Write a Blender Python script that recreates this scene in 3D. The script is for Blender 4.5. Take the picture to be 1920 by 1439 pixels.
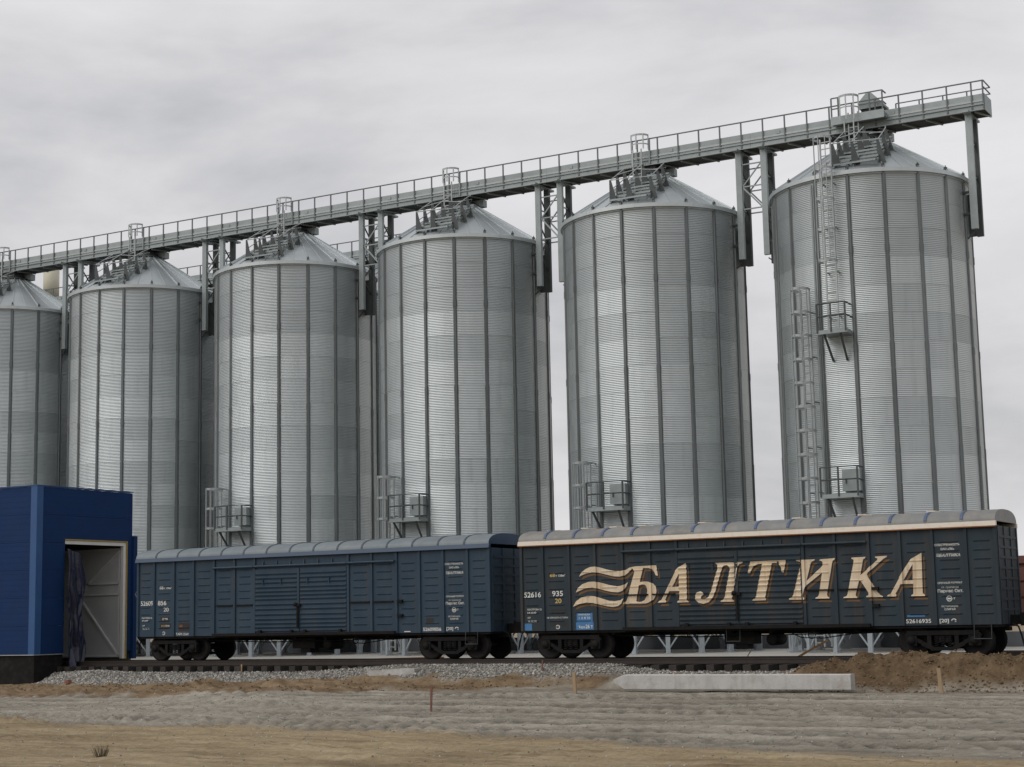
import bpy, bmesh, math, random
import numpy as np
from mathutils import Vector, Matrix

random.seed(7); np.random.seed(7)
for _o in list(bpy.data.objects): bpy.data.objects.remove(_o)
SC = bpy.context.scene
COL = SC.collection
PI = math.pi
R_ = math.radians

# ------------------------------------------------------------------ camera
cam_d = bpy.data.cameras.new('camera')
cam = bpy.data.objects.new('camera', cam_d); COL.objects.link(cam)
cam_d.sensor_width = 36.0
cam_d.lens = 57.874
cam_d.clip_start = 0.1
cam_d.clip_end = 6000
_rt = Vector((0.86727058, 0.49742950, -0.02014042))
_up = Vector((0.08665293, -0.11099422, 0.99003614))
_fw = Vector((-0.49023771, 0.86037444, 0.13936574))
m = Matrix.Identity(4)
for r in range(3):
    m[r][0] = _rt[r]; m[r][1] = _up[r]; m[r][2] = -_fw[r]
m[2][3] = 1.4549
cam.matrix_world = m
SC.camera = cam

# ------------------------------------------------------------------ world: overcast daylight
SUN_EL, SUN_AZ = 44.0, 236.0        # degrees; azimuth of the sun measured from +X counter-clockwise
SKY_LOC = (6.06, -0.43, 2.5)
w = bpy.data.worlds.new('World'); SC.world = w; w.use_nodes = True
nt = w.node_tree; nt.nodes.clear()
out = nt.nodes.new('ShaderNodeOutputWorld'); bg = nt.nodes.new('ShaderNodeBackground')
sky = nt.nodes.new('ShaderNodeTexSky'); sky.sky_type = 'NISHITA'; sky.sun_disc = False
sky.sun_elevation = R_(SUN_EL); sky.sun_rotation = R_(90 - SUN_AZ); sky.air_density = 1.4; sky.dust_density = 3.0
tc = nt.nodes.new('ShaderNodeTexCoord')
mp = nt.nodes.new('ShaderNodeMapping'); mp.inputs['Scale'].default_value = (1.0, 1.0, 3.0); mp.inputs['Location'].default_value = SKY_LOC
mp.inputs['Rotation'].default_value = (0.12, -0.1, 0.5)
n1 = nt.nodes.new('ShaderNodeTexNoise'); n1.inputs['Scale'].default_value = 2.6; n1.inputs['Detail'].default_value = 9; n1.inputs['Roughness'].default_value = 0.55; n1.inputs['Distortion'].default_value = 0.25
r1 = nt.nodes.new('ShaderNodeValToRGB')
e = r1.color_ramp.elements
e[0].position = 0.34; e[0].color = (5.0, 5.03, 5.2, 1)
e[1].position = 0.62; e[1].color = (7.6, 7.48, 7.62, 1)
k = e.new(0.49); k.color = (6.7, 6.6, 6.78, 1)
mx = nt.nodes.new('ShaderNodeMixRGB'); mx.inputs[0].default_value = 0.94
nt.links.new(tc.outputs['Generated'], mp.inputs[0]); nt.links.new(mp.outputs[0], n1.inputs['Vector'])
nt.links.new(n1.outputs['Fac'], r1.inputs[0])
nt.links.new(sky.outputs[0], mx.inputs[1]); nt.links.new(r1.outputs[0], mx.inputs[2])
nt.links.new(mx.outputs[0], bg.inputs['Color']); bg.inputs['Strength'].default_value = 0.1
nt.links.new(bg.outputs[0], out.inputs['Surface'])

# ------------------------------------------------------------------ sun behind thin cloud
sd = bpy.data.lights.new('sun', 'SUN'); sd.energy = 1.15; sd.angle = R_(58); sd.color = (1.0, 0.975, 0.94)
so = bpy.data.objects.new('sun', sd); COL.objects.link(so)
sdir = Vector((math.cos(R_(SUN_EL)) * math.cos(R_(SUN_AZ)), math.cos(R_(SUN_EL)) * math.sin(R_(SUN_AZ)), math.sin(R_(SUN_EL))))
so.rotation_euler = sdir.to_track_quat('Z', 'Y').to_euler()
so.location = (-30, 20, 60)
SC.view_settings.view_transform = 'Standard'; SC.view_settings.look = 'None'
SC.view_settings.exposure = 0.1; SC.view_settings.gamma = 1.0; SC.view_settings.use_curve_mapping = False

# ------------------------------------------------------------------ helpers
class MB:
    def __init__(s): s.v = []; s.f = []; s.sm = []
    def add(s, vs, fs, smooth=False):
        b = len(s.v); s.v += [tuple(p) for p in vs]
        for f in fs: s.f.append(tuple(b + i for i in f)); s.sm.append(smooth)
        return s
    def box(s, x0, x1, y0, y1, z0, z1):
        return s.add([(x0, y0, z0), (x1, y0, z0), (x1, y1, z0), (x0, y1, z0), (x0, y0, z1), (x1, y0, z1), (x1, y1, z1), (x0, y1, z1)],
                     [(0, 3, 2, 1), (4, 5, 6, 7), (0, 1, 5, 4), (1, 2, 6, 5), (2, 3, 7, 6), (3, 0, 4, 7)])
    def bar(s, a, b, wx, wy=None, up=(0, 0, 1)):
        # rectangular bar from a to b
        if wy is None: wy = wx
        a = Vector(a); b = Vector(b); d = (b - a).normalized(); u = Vector(up)
        if abs(d.dot(u)) > 0.98: u = Vector((0, 1, 0))
        p = d.cross(u).normalized(); q = p.cross(d).normalized()
        vs = []
        for c in (a, b):
            for i, j in ((-1, -1), (1, -1), (1, 1), (-1, 1)): vs.append(c + p * (i * wx / 2) + q * (j * wy / 2))
        return s.add(vs, [(0, 1, 2, 3), (7, 6, 5, 4), (0, 4, 5, 1), (1, 5, 6, 2), (2, 6, 7, 3), (3, 7, 4, 0)])
    def tube(s, pts, r, n=6, r2=None):
        P = [Vector(p) for p in pts]; k = len(P); vs = []
        for i, c in enumerate(P):
            d = (P[min(i + 1, k - 1)] - P[max(i - 1, 0)]).normalized()
            u = Vector((0, 0, 1)) if abs(d.z) < 0.9 else Vector((0, 1, 0))
            p = d.cross(u).normalized(); q = p.cross(d)
            rr = r if r2 is None else r + (r2 - r) * i / max(1, k - 1)
            for j in range(n):
                a = 2 * PI * j / n; vs.append(c + p * (rr * math.cos(a)) + q * (rr * math.sin(a)))
        fs = []
        for i in range(k - 1):
            for j in range(n): fs.append((i * n + j, i * n + (j + 1) % n, (i + 1) * n + (j + 1) % n, (i + 1) * n + j))
        s.add(vs, fs, True)
        return s.add(vs[:n], [tuple(range(n - 1, -1, -1))]).add(vs[-n:], [tuple(range(n))])
    def lathe(s, prof, n=32, c=(0, 0, 0), axis='Z', a0=0.0, a1=2 * PI, smooth=True):
        full = abs(a1 - a0 - 2 * PI) < 1e-6; m_ = n if full else n + 1; vs = []
        for (r, z) in prof:
            for j in range(m_):
                a = a0 + (a1 - a0) * j / n
                if axis == 'Z': p = (c[0] + r * math.cos(a), c[1] + r * math.sin(a), c[2] + z)
                else: p = (c[0] + r * math.cos(a), c[1] + z, c[2] + r * math.sin(a))
                vs.append(p)
        fs = []
        for i in range(len(prof) - 1):
            for j in range(n):
                a_, b_ = i * m_ + j, i * m_ + (j + 1) % m_
                q = (a_, b_, b_ + m_, a_ + m_)
                fs.append(q if axis == 'Z' else q[::-1])
        return s.add(vs, fs, smooth)
    def poly(s, pts, nrm, th):
        # thin prism of a planar polygon
        n = len(pts); d = Vector(nrm).normalized() * th
        vs = [Vector(p) for p in pts] + [Vector(p) + d for p in pts]
        fs = [tuple(range(n - 1, -1, -1)), tuple(range(n, 2 * n))] + [(i, (i + 1) % n, n + (i + 1) % n, n + i) for i in range(n)]
        return s.add(vs, fs)
    def mesh(s, name, mat):
        me = bpy.data.meshes.new(name); me.from_pydata(s.v, [], s.f); me.validate()
        if len(me.polygons) == len(s.sm): me.polygons.foreach_set('use_smooth', s.sm)
        me.materials.append(mat); me.update()
        return me
    def build(s, name, mat, parent=None, **kw): return obj(name, s.mesh(name, mat), parent, **kw)

def obj(name, me, parent=None, loc=None, rotz=0.0, label=None, cat=None, group=None, kind=None):
    o = bpy.data.objects.new(name, me); COL.objects.link(o)
    if parent is not None: o.parent = parent
    if loc is not None: o.location = loc
    if rotz: o.rotation_euler = (0, 0, rotz)
    if label: o['label'] = label
    if cat: o['category'] = cat
    if group: o['group'] = group
    if kind: o['kind'] = kind
    return o
def thing(name, label, cat, loc=(0, 0, 0), rotz=0.0, group=None):
    o = obj(name, None, None, loc, rotz, label, cat, group); o.empty_display_size = 0.3
    return o

# ------------------------------------------------------------------ materials
def mat(name, col, rough=0.6, metal=0.0, var=0.12, scale=2.0, bump=0.0, bscale=20.0, rnd=0.0, dirt=None, dirt_amt=0.0, dscale=1.0, stretch=(1, 1, 1), spec=0.5, coord='Object', rvar=0.0, streak=None, streak_amt=0.0, sscale=5.0):
    M = bpy.data.materials.new(name); M.use_nodes = True
    t = M.node_tree; b = t.nodes['Principled BSDF']
    b.inputs['Roughness'].default_value = rough; b.inputs['Metallic'].default_value = metal
    b.inputs['Specular IOR Level'].default_value = spec
    c = t.nodes.new('ShaderNodeTexCoord'); mp = t.nodes.new('ShaderNodeMapping'); mp.inputs['Scale'].default_value = stretch
    t.links.new(c.outputs[coord], mp.inputs[0])
    oi = t.nodes.new('ShaderNodeObjectInfo')
    # per-object offset so that copies do not share the same marks
    va = t.nodes.new('ShaderNodeVectorMath'); va.operation = 'MULTIPLY_ADD'
    t.links.new(oi.outputs['Random'], va.inputs[0]); va.inputs[1].default_value = (37, 53, 71); t.links.new(mp.outputs[0], va.inputs[2])
    n = t.nodes.new('ShaderNodeTexNoise'); n.inputs['Scale'].default_value = scale; n.inputs['Detail'].default_value = 6; n.inputs['Roughness'].default_value = 0.6
    t.links.new(va.outputs[0], n.inputs['Vector'])
    mr = t.nodes.new('ShaderNodeMapRange'); mr.inputs[1].default_value = 0.25; mr.inputs[2].default_value = 0.75; mr.inputs[3].default_value = 1 - var; mr.inputs[4].default_value = 1 + var
    t.links.new(n.outputs['Fac'], mr.inputs[0])
    val = mr.outputs[0]
    if rnd:
        m2 = t.nodes.new('ShaderNodeMapRange'); m2.inputs[3].default_value = 1 - rnd; m2.inputs[4].default_value = 1 + rnd
        t.links.new(oi.outputs['Random'], m2.inputs[0])
        mu = t.nodes.new('ShaderNodeMath'); mu.operation = 'MULTIPLY'; t.links.new(val, mu.inputs[0]); t.links.new(m2.outputs[0], mu.inputs[1]); val = mu.outputs[0]
    vm = t.nodes.new('ShaderNodeVectorMath'); vm.operation = 'SCALE'; vm.inputs[0].default_value = col; t.links.new(val, vm.inputs['Scale'])
    colo = vm.outputs[0]
    if dirt:
        nd = t.nodes.new('ShaderNodeTexNoise'); nd.inputs['Scale'].default_value = dscale; nd.inputs['Detail'].default_value = 8; nd.inputs['Roughness'].default_value = 0.7
        t.links.new(va.outputs[0], nd.inputs['Vector'])
        rp = t.nodes.new('ShaderNodeMapRange'); rp.inputs[1].default_value = 0.48; rp.inputs[2].default_value = 0.72; rp.inputs[4].default_value = dirt_amt
        t.links.new(nd.outputs['Fac'], rp.inputs[0])
        mi = t.nodes.new('ShaderNodeMixRGB'); mi.inputs[2].default_value = (*dirt, 1)
        t.links.new(rp.outputs[0], mi.inputs[0]); t.links.new(colo, mi.inputs[1]); colo = mi.outputs[0]
    if streak:
        ms = t.nodes.new('ShaderNodeMapping'); ms.inputs['Scale'].default_value = (sscale, sscale, 0.35); t.links.new(va.outputs[0], ms.inputs[0])
        ns = t.nodes.new('ShaderNodeTexNoise'); ns.inputs['Scale'].default_value = 1.0; ns.inputs['Detail'].default_value = 5; ns.inputs['Roughness'].default_value = 0.65; t.links.new(ms.outputs[0], ns.inputs['Vector'])
        rs = t.nodes.new('ShaderNodeMapRange'); rs.inputs[1].default_value = 0.52; rs.inputs[2].default_value = 0.75; rs.inputs[4].default_value = streak_amt; t.links.new(ns.outputs['Fac'], rs.inputs[0])
        mi2 = t.nodes.new('ShaderNodeMixRGB'); mi2.inputs[2].default_value = (*streak, 1); t.links.new(rs.outputs[0], mi2.inputs[0]); t.links.new(colo, mi2.inputs[1]); colo = mi2.outputs[0]
    t.links.new(colo, b.inputs['Base Color'])
    if rvar:
        m3 = t.nodes.new('ShaderNodeMapRange'); m3.inputs[1].default_value = 0.3; m3.inputs[2].default_value = 0.7; m3.inputs[3].default_value = rough - rvar; m3.inputs[4].default_value = rough + rvar
        t.links.new(n.outputs['Fac'], m3.inputs[0]); t.links.new(m3.outputs[0], b.inputs['Roughness'])
    if bump:
        nb = t.nodes.new('ShaderNodeTexNoise'); nb.inputs['Scale'].default_value = bscale; nb.inputs['Detail'].default_value = 5
        t.links.new(va.outputs[0], nb.inputs['Vector'])
        bp = t.nodes.new('ShaderNodeBump'); bp.inputs['Strength'].default_value = bump; bp.inputs['Distance'].default_value = 0.05
        t.links.new(nb.outputs['Fac'], bp.inputs['Height']); t.links.new(bp.outputs[0], b.inputs['Normal'])
    return M

GALV   = mat('galvanised_sheet', (0.53, 0.57, 0.575), 0.47, 0.82, 0.07, 1.2, rnd=0.045, streak=(0.41, 0.445, 0.45), streak_amt=0.55, sscale=3.0, stretch=(1, 1, 0.35), rvar=0.06)
GALV_D = mat('galvanised_sheet_dull', (0.43, 0.465, 0.472), 0.48, 0.82, 0.07, 1.2, rnd=0.04, stretch=(1, 1, 0.35), rvar=0.06)
GALV_B = mat('galvanised_sheet_weathered', (0.475, 0.515, 0.52), 0.49, 0.82, 0.08, 1.2, rnd=0.05, stretch=(1, 1, 0.35), rvar=0.06, streak=(0.37, 0.40, 0.405), streak_amt=0.6, sscale=3.0)
STIFF  = mat('stiffener_steel', (0.135, 0.15, 0.152), 0.5, 0.5, 0.15, 1.5, rnd=0.12, stretch=(1, 1, 0.3))
ROOFM  = mat('silo_roof_sheet', (0.46, 0.50, 0.51), 0.42, 0.7, 0.08, 1.0, rnd=0.08)
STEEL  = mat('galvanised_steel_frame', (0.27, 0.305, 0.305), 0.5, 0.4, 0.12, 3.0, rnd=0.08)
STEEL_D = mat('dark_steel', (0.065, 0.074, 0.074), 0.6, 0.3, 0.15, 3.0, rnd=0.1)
LEGM   = mat('grey_painted_leg', (0.36, 0.40, 0.43), 0.5, 0.2, 0.08, 2.0, rnd=0.05)
RAILST = mat('handrail_steel_backlit', (0.125, 0.14, 0.142), 0.55, 0.3, 0.12, 3.0)  # darker than the frame steel: backlit look put into the rail colour
UNDERM = mat('gallery_underside_shaded', (0.035, 0.038, 0.038), 0.7, 0.1, 0.2, 2.0)  # near-black: shade below the gallery put into the floor colour
CAGEM  = mat('bright_galvanised_bar', (0.36, 0.385, 0.385), 0.5, 0.4, 0.12, 3.0)
BLUEB  = mat('blue_cladding', (0.0065, 0.029, 0.10), 0.6, 0.0, 0.10, 1.5, spec=0.15, rnd=0.05, dirt=(0.012, 0.03, 0.075), dirt_amt=0.5, dscale=0.8)
BLUET  = mat('blue_trim', (0.018, 0.075, 0.21), 0.5, 0.0, 0.08, 2.0)
BITUM  = mat('bitumen_plinth', (0.010, 0.009, 0.009), 0.85, 0.0, 0.3, 3.0, spec=0.2, bump=0.3, bscale=6, dirt=(0.04, 0.035, 0.03), dirt_amt=0.6, dscale=2)
CAR_L  = mat('boxcar_blue_paint', (0.021, 0.046, 0.074), 0.55, 0.0, 0.18, 1.6, rnd=0.08, dirt=(0.038, 0.050, 0.062), dirt_amt=0.7, spec=0.35, streak=(0.050, 0.050, 0.050), streak_amt=0.65, sscale=4.0, dscale=1.6, stretch=(1, 1, 0.6))
CAR_R  = mat('boxcar_slate_paint', (0.021, 0.035, 0.046), 0.6, 0.0, 0.22, 1.6, rnd=0.1, dirt=(0.046, 0.046, 0.046), dirt_amt=0.65, spec=0.3, streak=(0.062, 0.046, 0.034), streak_amt=0.8, sscale=4.0, dscale=1.5, stretch=(1, 1, 0.5))
CARROOF = mat('boxcar_roof_grey', (0.15, 0.18, 0.195), 0.5, 0.1, 0.14, 2.0, rnd=0.08, dirt=(0.22, 0.225, 0.215), dirt_amt=0.5, dscale=1.3)
CARROOF_R = mat('boxcar_roof_grey_worn', (0.19, 0.195, 0.19), 0.55, 0.1, 0.2, 2.0, rnd=0.1, dirt=(0.34, 0.27, 0.2), dirt_amt=0.55, dscale=1.6)
FASC_L = mat('fascia_blue', (0.018, 0.045, 0.095), 0.45, 0, 0.12, 2)
FASC_R = mat('fascia_cream', (0.62, 0.56, 0.47), 0.55, 0, 0.1, 3, dirt=(0.4, 0.2, 0.08), dirt_amt=0.5, dscale=3)
RUSTL  = mat('rusty_lip', (0.28, 0.10, 0.03), 0.8, 0, 0.25, 6)
RIB_L  = mat('roof_rib_dark', (0.035, 0.055, 0.08), 0.5, 0, 0.1, 3)
RIB_R  = mat('roof_rib_blue', (0.06, 0.10, 0.19), 0.5, 0, 0.2, 3)
BLACKM = mat('grimy_black_iron', (0.008, 0.0075, 0.0075), 0.75, 0.0, 0.3, 4.0, dirt=(0.022, 0.018, 0.015), dirt_amt=0.6, dscale=3, spec=0.2)
WHEELM = mat('wheel_iron', (0.012, 0.011, 0.011), 0.65, 0.1, 0.3, 4.0, spec=0.25, dirt=(0.03, 0.022, 0.017), dirt_amt=0.4, dscale=3)
CREAM  = mat('letter_cream', (0.64, 0.51, 0.35), 0.6, 0, 0.14, 2.5, dirt=(0.74, 0.66, 0.53), dirt_amt=0.8, dscale=1.4, streak=(0.30, 0.17, 0.08), streak_amt=0.7, sscale=7.0)
OCHRE  = mat('letter_ochre', (0.135, 0.068, 0.020), 0.6, 0, 0.15, 3)
LBLACK = mat('letter_black', (0.014, 0.013, 0.014), 0.6, 0, 0.15, 3)
WHITEP = mat('stencil_white', (0.62, 0.62, 0.58), 0.6, 0, 0.15, 6)
YELP   = mat('stencil_yellow', (0.55, 0.38, 0.13), 0.6, 0, 0.15, 6)
PATCHB = mat('patch_blue', (0.05, 0.17, 0.36), 0.55, 0, 0.2, 5)
PATCHD = mat('patch_dark', (0.016, 0.013, 0.011), 0.6, 0, 0.2, 5)
WOODM  = mat('stake_wood', (0.33, 0.235, 0.14), 0.8, 0, 0.2, 6, rnd=0.15, stretch=(1, 1, 0.2))
REDWOOD = mat('red_brown_wood', (0.17, 0.085, 0.06), 0.8, 0, 0.2, 6)
BOARDM = mat('board_wood', (0.46, 0.27, 0.12), 0.75, 0, 0.2, 4, rnd=0.15)
RUSTM  = mat('rusty_steel', (0.30, 0.115, 0.045), 0.8, 0.0, 0.25, 3)
RAILM  = mat('rail_steel', (0.05, 0.04, 0.035), 0.5, 0.5, 0.2, 2)
SLEEPM = mat('sleeper_wood', (0.035, 0.030, 0.026), 0.85, 0, 0.3, 4, bump=0.3, bscale=10, rnd=0.2)
CONC   = mat('concrete_pale', (0.47, 0.46, 0.44), 0.8, 0, 0.12, 2.5, bump=0.25, bscale=30, dirt=(0.27, 0.235, 0.19), dirt_amt=0.75, dscale=2.6, streak=(0.30, 0.28, 0.25), streak_amt=0.6, sscale=6.0)
SLABM  = mat('concrete_apron', (0.40, 0.385, 0.35), 0.85, 0, 0.15, 0.6, bump=0.1, bscale=12)
LOWW   = mat('grey_low_wall', (0.19, 0.205, 0.22), 0.7, 0, 0.12, 1.0, rnd=0.06)
GATEM  = mat('gate_white_sheet', (0.50, 0.51, 0.50), 0.55, 0, 0.08, 1.2)
FRAMEW = mat('gate_white_frame', (0.62, 0.62, 0.60), 0.5, 0, 0.06, 3)
INSUL  = mat('insulation_edge', (0.33, 0.24, 0.05), 0.9, 0, 0.25, 8)
TARPM  = mat('dark_blue_tarp', (0.006, 0.009, 0.032), 0.3, 0, 0.2, 3, bump=0.4, bscale=5)
INTERM = mat('hall_interior', (0.16, 0.16, 0.15), 0.8, 0, 0.1, 1)
GONDM  = mat('gondola_red_brown', (0.14, 0.055, 0.045), 0.7, 0, 0.2, 2, rnd=0.15, dirt=(0.06, 0.05, 0.045), dirt_amt=0.6, dscale=2)
BEIGEM = mat('beige_housing', (0.52, 0.49, 0.38), 0.6, 0, 0.06, 2)
STONEM = mat('ballast_stone', (0.30, 0.29, 0.265), 0.85, 0, 0.45, 9.0, coord='Object')
CLODM  = mat('soil_clod', (0.135, 0.088, 0.048), 0.95, 0, 0.25, 3.0, bump=0.4, bscale=12)
LEAFM  = mat('leaf_yellow_green', (0.13, 0.14, 0.03), 0.7, 0, 0.3, 2, rnd=0.1)
WEEDM  = mat('dry_weed', (0.06, 0.045, 0.025), 0.9, 0, 0.3, 5)
REDST  = mat('brick_lump', (0.20, 0.075, 0.05), 0.85, 0, 0.2, 8)

def island_mat(name, stops, rough=0.9):
    # each loose stone its own shade
    M = bpy.data.materials.new(name); M.use_nodes = True; t = M.node_tree; b = t.nodes['Principled BSDF']; b.inputs['Roughness'].default_value = rough; b.inputs['Specular IOR Level'].default_value = 0.25
    g = t.nodes.new('ShaderNodeNewGeometry'); r = t.nodes.new('ShaderNodeValToRGB'); e = r.color_ramp.elements
    e[0].position, e[0].color = stops[0][0], (*stops[0][1], 1); e[1].position, e[1].color = stops[-1][0], (*stops[-1][1], 1)
    for p, c in stops[1:-1]: e.new(p).color = (*c, 1)
    t.links.new(g.outputs['Random Per Island'], r.inputs[0]); t.links.new(r.outputs[0], b.inputs['Base Color'])
    return M
STONEM = island_mat('ballast_stone_mixed', [(0.0, (0.13, 0.125, 0.115)), (0.35, (0.22, 0.21, 0.19)), (0.7, (0.33, 0.315, 0.285)), (0.93, (0.46, 0.44, 0.40)), (1.0, (0.60, 0.57, 0.52))])
CLODM = island_mat('soil_clod_mixed', [(0.0, (0.07, 0.046, 0.027)), (0.6, (0.14, 0.095, 0.055)), (1.0, (0.21, 0.15, 0.095))], 0.95)
SILTM = island_mat('silt_lump_mixed', [(0.0, (0.17, 0.156, 0.134)), (0.6, (0.22, 0.204, 0.175)), (1.0, (0.30, 0.278, 0.24))], 0.95)
# ------------------------------------------------------------------ ground: one sheet with the bands of the building site
YT = 49.35                    # track centre line
def _hash(ix, iy, s):
    n = (ix * 374761393 + iy * 668265263 + s * 1442695041) & 0xFFFFFFFF
    n = ((n ^ (n >> 13)) * 1274126177) & 0xFFFFFFFF
    return ((n ^ (n >> 16)) & 0xFFFF) / 65535.0
def vnoise(x, y, s=0):
    x = np.asarray(x, float); y = np.asarray(y, float)
    ix = np.floor(x).astype(np.int64); iy = np.floor(y).astype(np.int64); fx = x - ix; fy = y - iy
    fx = fx * fx * (3 - 2 * fx); fy = fy * fy * (3 - 2 * fy)
    a = _hash(ix, iy, s); b = _hash(ix + 1, iy, s); c = _hash(ix, iy + 1, s); d = _hash(ix + 1, iy + 1, s)
    return (a + (b - a) * fx) * (1 - fy) + (c + (d - c) * fx) * fy
def fbm(x, y, s=0, o=4):
    t = 0; a = 0.5; f = 1.0
    for i in range(o): t = t + a * (vnoise(x * f, y * f, s + i * 17) - 0.5) * 2; a *= 0.5; f *= 2.03
    return t
def sst(a, b, x): t = np.clip((x - a) / (b - a), 0, 1); return t * t * (3 - 2 * t)
def y_sand(X):  return np.interp(X, [-33, -29, -22, -16, -11, -6], [31, 28.8, 29.2, 27.8, 27.0, 25.8])
def y_soil(X):  return np.interp(X, [-60, -41, -36, -33, -31, -27, -23, -10], [37.0, 38.2, 38.8, 40.6, 42.4, 44.6, 45.7, 45.5])
def y_toe(X):   return np.interp(X, [-60, -48.5, -47, -44, -41, -37, -34, -30, -24], [47.6, 47.2, 45.7, 44.6, 44.8, 45.5, 46.7, 46.75, 46.8])
def ground_h(X, Y):
    z = -0.87 + 0.045 * fbm(X * 0.25, Y * 0.4, 1, 3) + 0.035 * fbm(X * 1.1, Y * 1.9, 5, 4) + 0.022 * fbm(X * 3.9, Y * 3.3, 15, 2)
    # grader streaks along the road in the sand
    sandw = 1 - sst(-0.6, 0.6, Y - y_sand(X) + 0.9 * fbm(X * 0.35, Y * 0.6, 9, 3))
    z = z + sandw * (0.05 * fbm(X * 0.16 + 3, Y * 2.4 + X * 0.25, 21, 4) + 0.03 * np.clip(fbm(X * 1.3, Y * 3.5, 25, 3) - 0.12, 0, 1) * 3)
    # tyre tracks with lugs in the grey silt
    for (y0, sl, wd, ph, st) in ((41.5, 0.03, 0.55, 0.0, 1.0), (39.6, 0.03, 0.55, 0.3, 1.0), (37.2, -0.02, 0.6, 0.1, 1.0), (35.2, -0.02, 0.6, 0.5, 1.0), (33.2, 0.05, 0.5, 0.2, 0.8), (31.2, 0.05, 0.5, 0.6, 0.9), (30.0, -0.05, 0.5, 0.35, 1.0), (28.6, -0.05, 0.45, 0.8, 0.9), (43.0, 0.0, 0.5, 0.4, 0.9), (25.2, -0.01, 0.4, 0.1, 0.5), (23.2, -0.01, 0.4, 0.1, 0.4)):
        yc = y0 + sl * (X + 18) + 0.25 * np.sin(X * 0.21 + ph * 9)
        wd = wd * 1.5; d = (Y - yc) / wd
        env = np.clip(1 - d * d, 0, 1) * st * (0.5 + 0.5 * sst(-0.25, 0.2, fbm(X * 0.3, Y * 0.3, int(ph * 50) + 31, 2)))
        lug = np.sin(2 * PI * (X / 0.50 + d * 0.75 + ph)) + 0.9 * fbm(X * 1.7, Y * 2.2, 37, 3)
        z = z + env * (0.085 * sst(-0.1, 0.12, lug) - 0.048)
        z = z + 0.04 * st * np.exp(-((np.abs(d) - 1.15) / 0.25) ** 2)
    # small grey heaps near the left
    for (hx, hy, r, h) in ((-30.6, 37.4, 1.5, 0.24), (-27.8, 35.6, 1.6, 0.14), (-29.6, 32.0, 2.2, 0.10), (-33.5, 44.9, 1.3, 0.25), (-37.5, 43.8, 1.0, 0.16), (-34.6, 41.2, 1.1, 0.15)):
        z = z + h * np.exp(-(((X - hx) / (r * 1.5)) ** 2 + ((Y - hy) / r) ** 2)) * (1 + 0.5 * fbm(X * 2, Y * 2, 41, 3))
    # brown soil bank
    s = sst(0.0, 1.0, (Y - y_soil(X)) / 2.2)
    s = s * np.interp(X, [-49, -44], [0.25, 1.0])
    z = z + s * (0.06 + 0.30 * np.abs(fbm(X * 0.7, Y * 1.1, 61, 4)) + 0.09 * fbm(X * 2.7, Y * 2.7, 63, 4))
    # ballast shoulder
    top = np.interp(X, [-60, -36, -32, -24, -21.5, -8], [-0.43, -0.42, -0.19, -0.19, -0.42, -0.42])
    toe = y_toe(X)
    tz = np.interp(X, [-46, -41, -36, -33], [-0.84, -0.80, -0.72, -0.50])
    t = np.clip((Y - toe) / (47.70 - toe), 0, 1)
    bal = tz + (top - tz) * t
    z = np.where(Y > toe - 0.6, np.maximum(z, bal * sst(-0.6, 0, Y - toe) + z * (1 - sst(-0.6, 0, Y - toe))), z)
    # flat formation under the track, then the apron level behind
    fl = sst(51.2, 52.3, Y); z = np.where(Y > 47.70, top * (1 - fl) - 0.40 * fl, z)
    # dark clod heap on the right, thrown up to the rail
    mw = sst(-18.0, -15.9, X + 0.5 * fbm(Y * 1.2, X * 0.3, 71, 2)) * sst(45.5, 46.9, Y) * (1 - sst(48.0, 48.5, Y))
    z = z + mw * (0.46 - 0.3 * sst(46.8, 48.4, Y) + 0.26 * fbm(X * 1.9, Y * 1.9, 81, 5) + 0.24 * np.abs(fbm(X * 4.1, Y * 4.1, 83, 4)))
    # gravel heap against the plinth of the blue hall
    z = z + 0.16 * np.exp(-(((X + 45.8) / 1.3) ** 2 + ((Y - 47.0) / 0.9) ** 2))
    return z
def grid_axis(segs):
    o = []
    for a, b, d in segs: o += list(np.arange(a, b - 1e-6, d))
    o.append(segs[-1][1]); return np.array(o)
gx = grid_axis([(-3000, -400, 650), (-400, -100, 60), (-100, -56, 4), (-56, -2, 0.1), (-2, 20, 2), (20, 100, 20), (100, 400, 75), (400, 3000, 650)])
gy = grid_axis([(-2500, -300, 550), (-300, -20, 40), (-20, 16, 3), (16, 30, 0.075), (30, 48.8, 0.09), (48.8, 52.6, 0.2), (52.6, 90, 4), (90, 300, 30), (300, 4300, 800)])
GX, GY = np.meshgrid(gx, gy)
GZ = ground_h(GX, GY)
far = (GY > 90) | (GX < -100) | (GX > 20) | (GY < 0)
GZ = np.where(far, -0.9, GZ)
ny, nx = GX.shape
me = bpy.data.meshes.new('ground')
vv = np.stack([GX.ravel(), GY.ravel(), GZ.ravel()], 1)
ii = np.arange(ny * nx).reshape(ny, nx)
q = np.stack([ii[:-1, :-1].ravel(), ii[:-1, 1:].ravel(), ii[1:, 1:].ravel(), ii[1:, :-1].ravel()], 1)
me.vertices.add(len(vv)); me.vertices.foreach_set('co', vv.ravel())
me.loops.add(q.size); me.loops.foreach_set('vertex_index', q.ravel().astype(np.int32))
me.polygons.add(len(q)); me.polygons.foreach_set('loop_start', np.arange(0, q.size, 4, dtype=np.int32))
me.polygons.foreach_set('use_smooth', np.ones(len(q), bool))
me.update(calc_edges=True)
nz1 = fbm(GX * 0.5, GY * 0.9, 101, 4); nz2 = fbm(GX * 1.3, GY * 1.3, 111, 4)
w_sand = 1 - sst(-0.5, 0.5, GY - y_sand(GX) + 0.9 * nz1)
w_soil = sst(-0.5, 0.35, GY - y_soil(GX) - 0.9 + 1.0 * nz2)
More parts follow.
